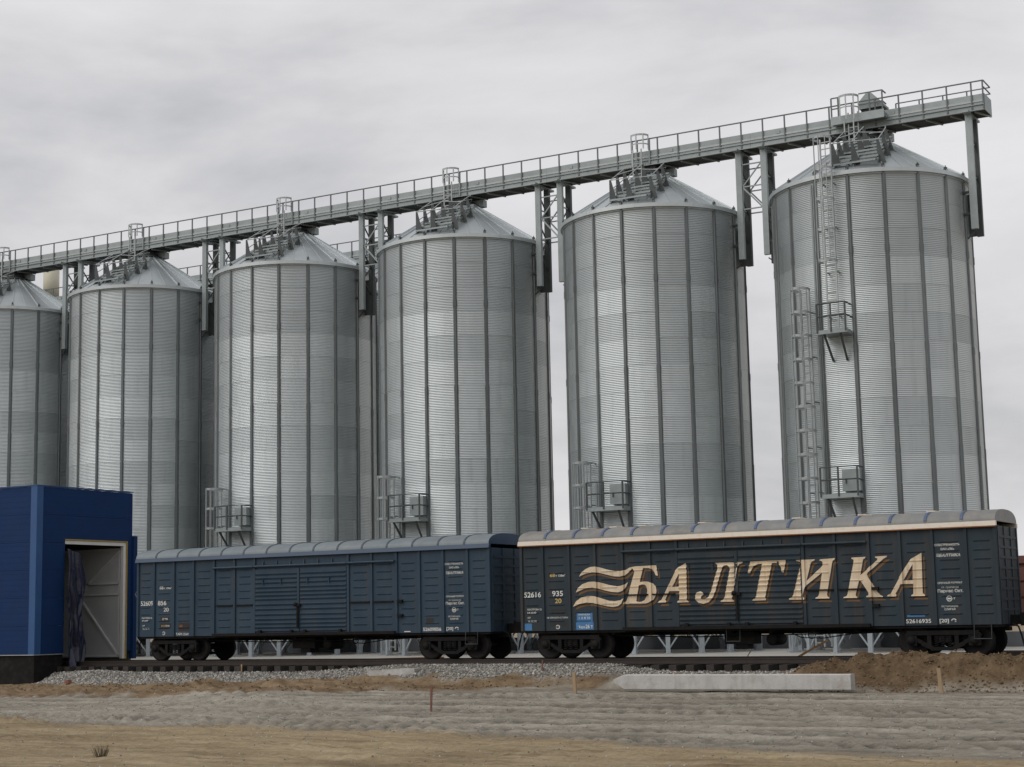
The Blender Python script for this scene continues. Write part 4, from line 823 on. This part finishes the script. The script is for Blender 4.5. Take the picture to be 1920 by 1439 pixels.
def silo(i):
    t = thing('grain_silo', SILO_LABELS[i], 'silo', (CX0 - DX * i, CY, 0), 0, 'front row of grain silos')
    weathered = set(random.sample(range(NR - 3), 4))
    for r in range(NR):
        for k in range(NS):
            o = obj('wall_sheet', sheet_hi if r >= NR - 3 else (sheet_lb if (r in weathered) != (random.random() < 0.08) else sheet_lo), t, (0, 0, Z0 + r * RH), A0 + k * DA)
            s = 1.0 + (0.0006 if (r + k) % 2 else 0.0) ; o.scale = (s, s, 1)
    for k in range(NS):
        a = A0 + k * DA
        obj('stiffener', stiff_me, t, (0, 0, 0), a); obj('roof_panel', roofp_me, t, (0, 0, 0), a); obj('lifting_lug', knob_me, t, (0, 0, 0), a)
        lo = obj('leg', leg_me, t, (RS * math.cos(a), RS * math.sin(a), 0), a); obj('brace', brace_me, lo)
    obj('eave_ring', eave_me, t); obj('neck', neck_me, t); obj('chute', chute_me, t); obj('hopper', hop_me, t)
    s = obj('roof_stair', ST['stringer'][0], t)
    [obj('tread', m_, s) for m_ in ST['tread']]
    for me_, _ in ST['post']: obj('post', me_, s)
    for me_ in ST['handrail']: obj('handrail', me_, s)
    l = obj('ladder', ST['lrail'][0], t); obj('rungs', ST['rung'][0], l, kind='stuff')
    if i == 0:
        add_ladder(t, R_(-112), 0.0, 14.2, 2.4, 0.95); add_ladder(t, R_(-95), 12.3, 20.15, 14.6, 1.25)
        add_platform(t, R_(-101), R_(-86), 12.30, box=False); add_platform(t, R_(-103), R_(-84), 5.85)
        MB().tube([(RS * math.cos(R_(-106)) * 1.03, RS * math.sin(R_(-106)) * 1.03, 0), (RS * math.cos(R_(-106)) * 1.03, RS * math.sin(R_(-106)) * 1.03, 18.4)], 0.05, 8).build('drain_pipe', STEEL, t)
    elif i < 5:
        add_ladder(t, R_(-112), 0.0, 7.85, 2.4, 0.95); add_platform(t, R_(-106), R_(-84), 5.85)
        MB().tube([(RS * math.cos(R_(-106.5)) * 1.03, RS * math.sin(R_(-106.5)) * 1.03, 0), (RS * math.cos(R_(-106.5)) * 1.03, RS * math.sin(R_(-106.5)) * 1.03, 7.0)], 0.05, 8).build('drain_pipe', STEEL, t)
    return t
for i in range(6): silo(i)
# rear row, seen only through the gaps
def corr_wall():
    b = MB(); nz = 75 * 6; na = 48; zz = np.linspace(Z0, ZEV, nz + 1)
    b.lathe([(RS + 0.016 * math.sin(2 * PI * (z - Z0) / (2 * PITCH)), z) for z in zz], na); return b.mesh('wall', GALV_D)
rear_me = corr_wall(); CYR = CY + 9.0
for i, lab in ((3, 'rear-row silo glimpsed behind the gap left of the third silo'), (4, 'rear-row silo glimpsed behind the fifth silo from the right'), (5, 'rear-row silo glimpsed behind the leftmost silo')):
    t = thing('grain_silo', lab, 'silo', (CX0 - DX * i, CYR, 0), 0, 'rear row of grain silos')
    obj('wall', rear_me, t); obj('eave_ring', eave_me, t); obj('neck', neck_me, t); obj('hopper', hop_me, t)
    for k in range(NS):
        a = A0 + k * DA; obj('stiffener', stiff_me, t, None, a); obj('roof_panel', roofp_me, t, None, a)
        lo = obj('leg', leg_me, t, (RS * math.cos(a), RS * math.sin(a), 0), a); obj('brace', brace_me, lo)

# ------------------------------------------------------------------ conveyor galleries on top
post_me = MB().box(-0.03, 0.03, -0.055, -0.01, 0.06, 1.21).mesh('rail_post', RAILST)
joist_me = MB(); joist_me.bar((-0.2, 0.04, -0.03), (0.2, 1.06, -0.03), 0.06, 0.06); joist_me = joist_me.mesh('floor_joist', STEEL)
def gallery(label, xa, xb, yf, z0, front_rail_from, rear_rail_from, cages):
    g = thing('conveyor_gallery', label, 'conveyor', (xa, yf, z0))
    Lg = xb - xa; n = int(round(Lg / 5.02)); sg = Lg / n
    for k in range(n):
        a, b = k * sg + 0.004, (k + 1) * sg - 0.004
        p = MB(); p.box(a, b, 0.0, 0.02, 0.26, 0.69); p.build('side_sheet', STEEL, g)
        p = MB(); p.box(a, b, -0.075, 0.02, 0.0, 0.03); p.box(a, b, -0.02, 0.02, 0.031, 0.255); p.box(a, b, -0.075, -0.022, 0.22, 0.255); p.build('girder', STEEL, g)
        p = MB(); p.box(a, b, -0.03, -0.001, 0.36, 0.44); p.build('sheet_rib', CAGEM, g)
        MB().box(a, b, 1.08, 1.12, 0.0, 0.69).build('rear_girder', STEEL, g)
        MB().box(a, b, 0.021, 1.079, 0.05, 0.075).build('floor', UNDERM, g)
        if b < front_rail_from - xa + 60: MB().box(a, b, 0.30, 0.85, 0.076, 0.62).build('conveyor_casing', STEEL, g) if a + xa < rear_rail_from else None
        MB().bar((a - 0.004, -0.033, 1.23), (b + 0.004, -0.033, 1.23), 0.055, 0.045).build('top_rail', RAILST, g)
        MB().box(a + 1.2, a + 1.36, -0.028, -0.001, 0.46, 0.60).build('inspection_cover', STEEL, g)
    x = 0.1
    while x < Lg:
        obj('rail_post', post_me, g, (x, 0, 0)); obj('floor_joist', joist_me, g, (x + 0.3, 0, 0)); x += 1.00365
    obj('rail_post', post_me, g, (Lg - 0.03, 0, 0))
    if rear_rail_from < xb:
        a = rear_rail_from - xa
        for h in (0.95, 1.23): MB().bar((a, 1.1, h), (Lg, 1.1, h), 0.04).build('rear_rail', RAILST, g)
        for x in np.arange(a, Lg, 1.0): MB().bar((x, 1.1, 0.69), (x, 1.1, 1.23), 0.05).build('rear_post', RAILST, g)
        for h in (0.95, 1.23): MB().bar((Lg, -0.03, h), (Lg, 1.1, h), 0.04).build('end_rail', RAILST, g)
        MB().box(Lg, Lg + 0.02, 0.0, 1.12, 0.0, 0.69).build('end_plate', STEEL, g)
    for xc in cages:
        c = MB(); r = 0.42; pts = [(xc - xa + r * math.cos(a), -0.12 + r * 0.9 * math.sin(a)) for a in np.linspace(-PI, 0, 13)]
        n_ = len(pts); c.add([(px, py, 1.33) for px, py in pts] + [(px, py, 1.42) for px, py in pts], [(i, i + 1, n_ + i + 1, n_ + i) for i in range(n_ - 1)])
        co = c.build('ladder_cage', CAGEM, g)
        for px, py in pts[::3]: MB().bar((px, py, 0.72), (px, py, 1.42), 0.05, 0.03).build('cage_bar', CAGEM, co)
        h = MB(); h.add([(px, py, 0.92) for px, py in pts] + [(px, py, 0.98) for px, py in pts], [(i, i + 1, n_ + i + 1, n_ + i) for i in range(n_ - 1)]); h.build('cage_hoop', CAGEM, co)
        for px in (xc - xa - 0.42, xc - xa + 0.44): MB().bar((px, -0.05, 0.05), (px, -0.05, 1.25), 0.07).build('gate_post', STEEL, co)
    return g
YG = 65.80; ZG = 21.39
gal = gallery('long conveyor gallery with handrail running over the front silo row', -86.0, -15.15, YG, ZG, 0, -19.1, [CX0 - DX * i - 0.2 for i in range(1, 6)])
# service platform and drive hood at the head end
sv = MB(); xo = 86.0
sv.box(xo - 21.45, xo - 19.15, -0.50, -0.08, 0.32, 0.52); svo = sv.build('service_platform', STEEL, gal)
MB().box(xo - 21.45, xo - 19.15, -0.54, -0.502, 0.25, 0.60).build('toe_board', STEEL, svo)
for x in (-21.4, -21.1, -19.75, -19.2): MB().bar((xo + x, -0.51, 0.3), (xo + x, -0.51, 1.42), 0.055).build('rail_post', RAILST, svo)
for h in (0.95, 1.42):
    MB().bar((xo - 20.2, -0.51, h), (xo - 19.2, -0.51, h), 0.045).build('guard_rail', RAILST, svo); MB().bar((xo - 19.2, -0.51, h), (xo - 19.2, 0.0, h), 0.045).build('guard_rail', RAILST, svo)
    MB().bar((xo - 21.4, -0.51, h), (xo - 21.05, -0.51, h), 0.045).build('guard_rail', RAILST, svo)
hd = MB(); hd.poly([(xo - 20.40, 0.15, 0.95), (xo - 20.40, 0.15, 1.30), (xo - 20.10, 0.15, 1.60), (xo - 19.85, 0.15, 1.60), (xo - 19.35, 0.15, 1.05), (xo - 19.35, 0.15, 0.95)][::-1], (0, 1, 0), 0.75); hd.build('drive_hood', STEEL, gal)
dk = MB(); dk.box(xo - 20.35, xo - 19.5, 0.25, 0.8, 0.63, 0.95); dk.build('drive_unit', STEEL_D, gal)
MB().tube([(xo - 20.05, 0.3, 0.0), (xo - 20.05, 0.4, -0.35)], 0.1, 10).build('spout', CAGEM, gal)
c = MB(); pts = [(xo - 20.65 + 0.42 * math.cos(a), -0.50 + 0.40 * math.sin(a)) for a in np.linspace(-PI, 0, 13)]; n_ = 13
for za, zb in ((1.30, 1.40), (0.82, 0.88)): c.add([(px, py, za) for px, py in pts] + [(px, py, zb) for px, py in pts], [(i, i + 1, n_ + i + 1, n_ + i) for i in range(n_ - 1)])
co = c.build('ladder_cage', CAGEM, gal)
for px, py in pts[::3]: MB().bar((px, py, 0.30), (px, py, 1.40), 0.05, 0.03).build('cage_bar', CAGEM, co)
for px in (xo - 20.82, xo - 20.42): MB().bar((px, -0.66, -0.75), (px, -0.66, 0.3), 0.05).build('ladder_rail', CAGEM, co)
gal2 = gallery('rear conveyor gallery visible through the gaps behind the front silos', -92.0, -45.5, CYR - 0.7, 21.30, 0, -19.4, [])
lw = MB(); lw.box(0, 46, 0.2, 0.9, -0.75, -0.25); lw.build('lower_trough', STEEL, gal2)
for i in range(3, 6):
    MB().box(CX0 - DX * i + 92 - 0.9, CX0 - DX * i + 92 + 0.9, 0.0, 1.0, 0.70, 1.05).build('drive_unit', STEEL_D, gal2)
MB().lathe([(0.0, 24.0), (0.30, 23.98), (0.5, 23.9), (0.5, 22.0), (0.0, 22.0)], 24, (-76.6, 75.2, 0)).build('dust_filter', BEIGEM, label='pale beige cylindrical filter housing standing on the rear gallery', cat='filter')

# ------------------------------------------------------------------ lattice towers carrying the gallery, hung on the silo walls
def tower(xl, xr, label):
    t = thing('gallery_support', label, 'support tower', (0, 0, 0), 0, 'gallery support towers between the silos')
    yf, yr = 65.90, 66.75
    sides = [s for s in (('L', xl), ('R', xr)) if s[1] is not None]
    for s, x in sides:
        for y, zb in ((yf, 16.55 if s == 'L' else 16.62), (yr, 16.40)):
            MB().box(x - 0.13, x + 0.13, y - 0.09, y + 0.09, zb, 21.30).build('column', STEEL if y == yf else STEEL_D, t)  # rear columns darker: shade behind the front pair put into their colour
        # gusset plates tying the columns to the wall
        sx = -1 if s == 'L' else 1
        xw = x + sx * 0.55
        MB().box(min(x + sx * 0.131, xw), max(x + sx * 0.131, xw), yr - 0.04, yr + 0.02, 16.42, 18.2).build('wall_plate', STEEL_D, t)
        for zz in (17.2, 18.1): MB().bar((x + sx * 0.131, yf, zz), (xw, yf + 0.1, zz), 0.09).build('wall_bracket', STEEL_D, t)
        MB().bar((x, yf + 0.1, 16.5), (x + sx * 0.45, yf + 0.2, 16.15), 0.05).build('strut', STEEL_D, t)
        MB().box(x - 0.13, x + 0.13, yf - 0.5, yr + 0.5, 21.302, 21.388).build('head_beam', STEEL, t)
        for z0, z1 in ((20.9, 20.2), (19.5, 20.2), (19.5, 18.8), (18.1, 18.8), (18.1, 17.4)):
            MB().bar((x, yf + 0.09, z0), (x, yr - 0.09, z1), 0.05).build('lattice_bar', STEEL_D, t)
        for z in (20.2, 18.8): MB().bar((x, yf + 0.09, z), (x, yr - 0.09, z), 0.05).build('lattice_bar', STEEL, t)
    if len(sides) == 2:
        for y in (yf, yr):
            for z in (20.75, 19.75, 18.75):
                MB().bar((xl + 0.13, y, z), (xr - 0.13, y, z), 0.05).build('cross_bar', STEEL, t)
            MB().bar((xl + 0.13, y, 19.75), (xr - 0.13, y, 20.75), 0.05).build('lattice_bar', STEEL, t); MB().bar((xl + 0.13, y, 19.75), (xr - 0.13, y, 18.75), 0.06).build('lattice_bar', STEEL, t)
    return t
TL = ['single gallery support at the right end beside the rightmost silo', 'gallery support tower between the two rightmost silos', 'gallery support tower between the second and third silos from the right',
      'gallery support tower between the third and fourth silos from the right', 'gallery support tower between the fourth and fifth silos from the right', 'gallery support tower beside the leftmost silo']
tower(CX0 + 4.45, None, TL[0])
for i in range(5): tower(CX0 - DX * (i + 1) + 4.44, CX0 - DX * i - 4.44, TL[i + 1])
# low grey wall behind the silo legs
lwt = thing('low_wall', 'long low grey wall standing behind the silo legs', 'wall', (-92, 70.3, -0.249))
for i in range(12): MB().box(i * 7.0 + 0.01, (i + 1) * 7.0 - 0.01, 0, 0.3, 0, 0.62).build('wall_section', LOWW, lwt)
# ------------------------------------------------------------------ blue hall with the railway doorway
HX, HY0, HY1, HZ0, HZ1 = -48.0, 46.6, 51.95, 0.32, 6.83
DY0, DY1, DZ = 48.13, 51.70, 4.82
hall = thing('blue_hall', 'blue clad hall with a railway doorway at the left edge', 'building', (HX, HY0, 0))
def hb(name, matl, x0, x1, y0, y1, z0, z1, par=hall): return MB().box(x0 - HX, x1 - HX, y0 - HY0, y1 - HY0, z0, z1).build(name, matl, par)
PH = (HZ1 - HZ0) / 6
for k in range(6):
    za, zb = HZ0 + k * PH + 0.004, HZ0 + (k + 1) * PH - 0.004
    # front facade along the track (faces the camera)
    for a, b in ((-78, -66), (-66, -57), (-57, HX - 0.30)):
        p = MB(); p.box(a - HX + 0.004, b - HX - 0.004, 0.0, 0.12, za, zb)
        for j in range(5): z = za + (j + 0.5) * PH / 5; p.box(a - HX + 0.004, b - HX - 0.004, -0.005, 0.0005, z - 0.035, z + 0.035)
        p.build('wall_panel', BLUEB, hall)
    # end wall (faces along the track), cut round the doorway
    segs = [(HY0 + 0.30, DY0)] + ([(DY1, HY1)] if za < 4.7 else []) if zb < DZ + 0.05 else [(HY0 + 0.30, HY1)]
    for a, b in segs:
        z0 = za
        if len(segs) == 1 and za < DZ: z0 = DZ
        p = MB(); p.box(-0.12, 0.0, a - HY0 + 0.002, b - HY0 - 0.002, z0, zb)
        for j in range(5):
            z = za + (j + 0.5) * PH / 5
            if z - 0.035 > z0: p.box(-0.0005, 0.005, a - HY0 + 0.002, b - HY0 - 0.002, z - 0.035, z + 0.035)
        p.build('wall_panel', BLUEB, hall)
# pieces beside the doorway in the cut row
hb('wall_panel', BLUEB, HX - 0.12, HX, HY0 + 0.302, DY0, HZ0 + 4 * PH + 0.004, DZ); hb('wall_panel', BLUEB, HX - 0.12, HX, DY1, HY1 - 0.002, HZ0 + 4 * PH + 0.004, DZ)
hb('wall_panel', BLUEB, HX - 0.10, HX + 0.10, HY1, HY1 + 0.22, 0.0, 5.05)
c = MB(); c.box(-0.30, 0.03, -0.03, 0.0, HZ0, HZ1 + 0.02); c.box(0.0, 0.03, 0.0005, 0.30, HZ0, HZ1 + 0.02); c.build('corner_trim', BLUET, hall)
hb('parapet_cap', BLUET, -78, HX + 0.04, HY0 - 0.05, HY0 + 0.2, HZ1 + 0.022, HZ1 + 0.06); hb('parapet_cap', BLUET, HX - 0.2, HX + 0.04, HY0 + 0.201, HY1 + 0.03, HZ1 + 0.022, HZ1 + 0.06)
hb('plinth', BITUM, -78, HX - 0.03, HY0 + 0.03, HY0 + 0.4, -1.1, HZ0); hb('plinth', BITUM, HX - 0.4, HX - 0.03, HY0 + 0.401, DY0, -1.1, HZ0 - 0.001)
hb('drip_strip', CAGEM, -78, HX - 0.02, HY0 - 0.04, HY0 - 0.001, HZ0 - 0.03, HZ0); hb('drip_strip', CAGEM, HX + 0.001, HX + 0.04, HY0 - 0.04, DY0, HZ0 - 0.03, HZ0)
hb('roof', BLUET, -78, HX - 0.13, HY0 + 0.13, 52.1, HZ1 - 0.15, HZ1 - 0.05); 
hb('inner_wall', INTERM, -78, HX - 0.13, 51.96, 52.1, -0.6, HZ1 - 0.16); hb('inner_wall', INTERM, -78, HX - 0.5, HY0 + 0.41, HY0 + 0.5, -0.9, HZ1 - 0.16); hb('ceiling', INTERM, -78, HX - 0.13, HY0 + 0.5, 51.95, 5.2, 5.3); hb('back_wall', INTERM, -78.2, -78, HY0, 52.4, -0.9, HZ1)
hb('insulation_edge', INSUL, HX - 0.119, HX - 0.004, DY1 - 0.05, DY1 - 0.001, 0.0, DZ); hb('insulation_edge', INSUL, HX - 0.119, HX - 0.004, DY0 + 0.001, DY1 - 0.052, DZ - 0.05, DZ - 0.001)
fr = MB(); fr.box(-0.20, -0.05, DY1 - 0.20 - HY0, DY1 - 0.055 - HY0, 0.02, DZ - 0.20); fr.build('door_post', FRAMEW, hall)
hb('door_lintel', FRAMEW, HX - 0.20, HX - 0.05, DY0 + 0.05, DY1 - 0.055, DZ - 0.199, DZ - 0.06)
# gate leaf folded back inside
gl = MB(); gl.box(-3.75, -0.25, DY1 - 0.10 - HY0, DY1 - 0.06 - HY0, 0.06, 4.55); glo = gl.build('gate_leaf', GATEM, hall)
yl = DY1 - 0.13 - HY0
for a, b in (((-3.7, 0.12), (-0.3, 0.12)), ((-3.7, 4.5), (-0.3, 4.5)), ((-3.7, 3.1), (-0.3, 3.1)), ((-3.7, 1.75 + 0.9), (-0.3, 1.75 + 0.9)), ((-0.3, 0.12), (-0.3, 4.5)), ((-3.7, 0.12), (-3.7, 4.5)), ((-0.35, 0.15), (-2.6, 2.6)), ((-0.35, 4.4), (-2.6, 2.7))):
    MB().bar((a[0], yl, a[1]), (b[0], yl, b[1]), 0.07, 0.09, (0, 1, 0)).build('frame_bar', FRAMEW, glo)
# tarp hanging at the near jamb
nu, nv = 46, 60; b = MB(); vs = []
for sgn in (0, 1):
    for j in range(nv + 1):
        v = j / nv; z = 4.42 - v * 4.75
        wd = 0.62 + 0.42 * math.sin(v * 2.0 + 0.4) * (1 - 0.35 * v) + 0.10 * math.sin(v * 9)
        for i in range(nu + 1):
            u = i / nu
            fold = 0.08 * math.sin(u * 10 + 1.5 * v + 1.2 * math.sin(v * 4 + u * 2)) + 0.05 * math.sin(u * 19 - 3 * v + 1.5 * math.sin(v * 7)) + 0.022 * math.sin(v * 23 + u * 13 + 2 * math.sin(u * 8)) + 0.015 * (random.random() - 0.5)
            y = DY0 - 0.04 + u * wd + 0.04 * math.sin(v * 13 + u * 4); x = HX + 0.16 + fold * (0.5 + 0.8 * v) + 0.10 * v + (0.28 * max(0, v - 0.8) * 3 * (0.5 + 0.5 * math.sin(u * 5)))
            vs.append((x + 0.008 * sgn, y, z - 0.25 * u * (1 - v) * 0.8 + 0.12 * math.sin(u * 7) * v))
n = nu + 1; off = n * (nv + 1)
fs = [(j * n + i, (j + 1) * n + i, (j + 1) * n + i + 1, j * n + i + 1) for j in range(nv) for i in range(nu)]
fs2 = [tuple(off + k for k in f[::-1]) for f in fs]
edge = [(j * n, off + j * n, off + (j + 1) * n, (j + 1) * n) for j in range(nv)] + [(j * n + nu, (j + 1) * n + nu, off + (j + 1) * n + nu, off + j * n + nu) for j in range(nv)]
b.add(vs, fs + fs2 + edge, True)
b.build('tarpaulin', TARPM, label='crumpled dark blue tarpaulin hanging in the hall doorway', cat='tarpaulin')

# ------------------------------------------------------------------ small things lying about
# concrete pile with a pointed end
def gz(x, y): return float(ground_h(np.array([x]), np.array([y]))[0])
P0, P1 = Vector((-22.35, 45.05, 0)), Vector((-15.05, 45.35, 0))
pa = math.atan2(P1.y - P0.y, P1.x - P0.x); pl = (P1 - P0).length
b = MB(); h = 0.44; c_ = 0.022
prof = [(-h / 2 + c_, 0), (h / 2 - c_, 0), (h / 2, c_), (h / 2, h - c_), (h / 2 - c_, h), (-h / 2 + c_, h), (-h / 2, h - c_), (-h / 2, c_)]
ring = lambda x, k, zc: [(x, y * k, zc + (z - h / 2) * k) for y, z in prof]
vs = ring(0.0, 0.22, h * 0.55) + ring(0.42, 1.0, h / 2) + ring(pl, 1.0, h / 2)
fs = [tuple(range(7, -1, -1)), tuple(range(16, 24))] + [(r * 8 + i, r * 8 + (i + 1) % 8, (r + 1) * 8 + (i + 1) % 8, (r + 1) * 8 + i) for r in range(2) for i in range(8)]
b.add(vs, fs)
pz = 0.04 + np.median([gz(P0.x + (P1.x - P0.x) * u, P0.y + (P1.y - P0.y) * u) for u in (0.1, 0.3, 0.5, 0.7, 0.9)])
pile = thing('concrete_pile', 'long pale concrete pile with a pointed end lying on the soil', 'pile', (P0.x, P0.y, float(pz) + 0.04), pa)
b.build('shaft', CONC, pile)
for x in (1.85, 5.2):
    for dx in (0, 0.12): MB().tube([(x + dx, -0.04, h - 0.01), (x + dx + 0.03, -0.03, h + 0.07), (x + dx + 0.08, 0.0, h + 0.08), (x + dx + 0.12, 0.03, h - 0.01)], 0.008, 5).build('lifting_loop', RUSTM, pile)
bl = thing('concrete_block', 'half-buried grey concrete block at the foot of the ballast', 'concrete block', (-31.6, 47.05, gz(-31.6, 47.05) - 0.12), 0.1)
b = MB(); b.poly([(-0.95, -0.2, 0), (0.85, -0.2, 0), (0.85, -0.2, 0.26), (0.3, -0.2, 0.27), (-0.95, -0.2, 0.20)], (0, 1, 0), 0.4); b.build('block', CONC, bl)
def stake(x, y, hgt, lean, matl, label, wd=0.05):
    z = gz(x, y); t = thing('wooden_stake', label, 'stake', (x, y, z), 0, 'survey stakes on the site')
    b = MB(); a = Vector((0, 0, -0.15)); e = Vector((lean, 0, hgt))
    b.bar(a, e, wd, wd * 0.8); b.build('shaft', matl, t)
stake(-21.98, 34.27, 0.62, 0.03, REDWOOD, 'thin red-brown stake standing in the grey road in the middle', 0.045)
stake(-22.75, 43.3, 0.62, -0.03, WOODM, 'pale wooden stake in the soil left of the concrete pile tip', 0.09)
stake(-12.55, 45.3, 0.66, -0.05, WOODM, 'pale wooden stake leaning in the brown clod heap on the right', 0.10)
stake(-38.9, 47.9, 0.30, 0.02, WOODM, 'short wooden peg in the ballast below the plain blue boxcar', 0.05)
stake(-26.0, 47.25, 0.34, 0.0, REDWOOD, 'short reddish peg in the ballast below the coupling end', 0.04)
def board(a, b_, w_, th, matl, label):
    t = thing('board', label, 'board', a); d = Vector(b_) - Vector(a)
    MB().bar((0, 0, 0), d, w_, th).build('plank', matl, t)
board((-21.15, 52.5, -0.25), (-20.72, 52.7, 0.50), 0.05, 0.03, WOODM, 'thin pale stick leaning under the lettered boxcar')
board((-19.45, 52.4, -0.22), (-18.30, 52.7, 0.42), 0.12, 0.07, BOARDM, 'thick orange board leaning under the lettered boxcar')
board((-38.9, 53.0, -0.20), (-33.6, 53.3, -0.12), 0.16, 0.16, RUSTM, 'long rusty beam lying behind the rails under the plain boxcar')
bk = MB(); bk.add([(-0.11, -0.08, 0), (0.10, -0.09, 0), (0.12, 0.07, 0.01), (-0.09, 0.08, 0), (-0.10, -0.06, 0.12), (0.07, -0.08, 0.14), (0.09, 0.06, 0.11), (-0.08, 0.07, 0.13)], [(0, 3, 2, 1), (4, 5, 6, 7), (0, 1, 5, 4), (1, 2, 6, 5), (2, 3, 7, 6), (3, 0, 4, 7)])
bk.build('brick_lump', REDST, label='small red-brown lump lying on the gravel by the hall plinth', cat='brick', loc=(-44.1, 44.5, gz(-44.1, 44.5) - 0.01))
# dry weed tuft in the sand
wt = MB()
for k in range(60):
    a = random.uniform(0, 2 * PI); r = abs(random.gauss(0, 0.06)); hh = random.uniform(0.08, 0.22); l = random.uniform(0.02, 0.10)
    x, y = r * math.cos(a), r * math.sin(a); x2, y2 = x + l * math.cos(a), y + l * math.sin(a); wv = 0.006
    wt.add([(x - wv, y, -0.02), (x + wv, y, -0.02), (x2 + wv * 0.4, y2, hh), (x2 - wv * 0.4, y2, hh)], [(0, 1, 2, 3)])
wt.build('weed_tuft', WEEDM, label='small dark dry weed tuft in the sand at bottom left', cat='weed', loc=(-20.9, 21.9, gz(-20.9, 21.9)))
# shrubs far behind the silos
def shrub(x, y, r, label):
    t = thing('shrub', label, 'shrub', (x, y, -0.9), 0, 'shrubs behind the silos')
    st = MB()
    for k in range(5): st.tube([(0, 0, 0), (random.uniform(-0.5, 0.5) * r, random.uniform(-0.5, 0.5) * r, r * 0.9)], 0.04, 5, 0.01)
    st.build('stem', WEEDM, t)
    b = MB()
    for k in range(900):
        d = Vector((random.gauss(0, 1), random.gauss(0, 1), random.gauss(0, 1))).normalized() * r * random.uniform(0.55, 1.0)
        c = Vector((d.x * 1.4, d.y, r * 0.9 + d.z * 0.85)); u = Vector((random.gauss(0, 1), random.gauss(0, 1), random.gauss(0, 1))).normalized(); v = u.orthogonal().normalized(); s = random.uniform(0.06, 0.13)
        b.add([c - u * s, c + v * s * 0.5, c + u * s, c - v * s * 0.5], [(0, 1, 2, 3)])
    b.build('foliage', LEAFM, t)
SH = [(-75, 100, 1.5, 'yellow-green shrub seen between the silo legs under the plain boxcar'), (-70, 98, 1.2, 'second yellow-green shrub seen between the silo legs under the plain boxcar'), (-48, 96, 1.4, 'yellow-green shrub seen under the coupling between the boxcars'), (-43, 100, 1.6, 'yellow-green shrub seen under the lettered boxcar')]
for s_ in SH: shrub(*s_)
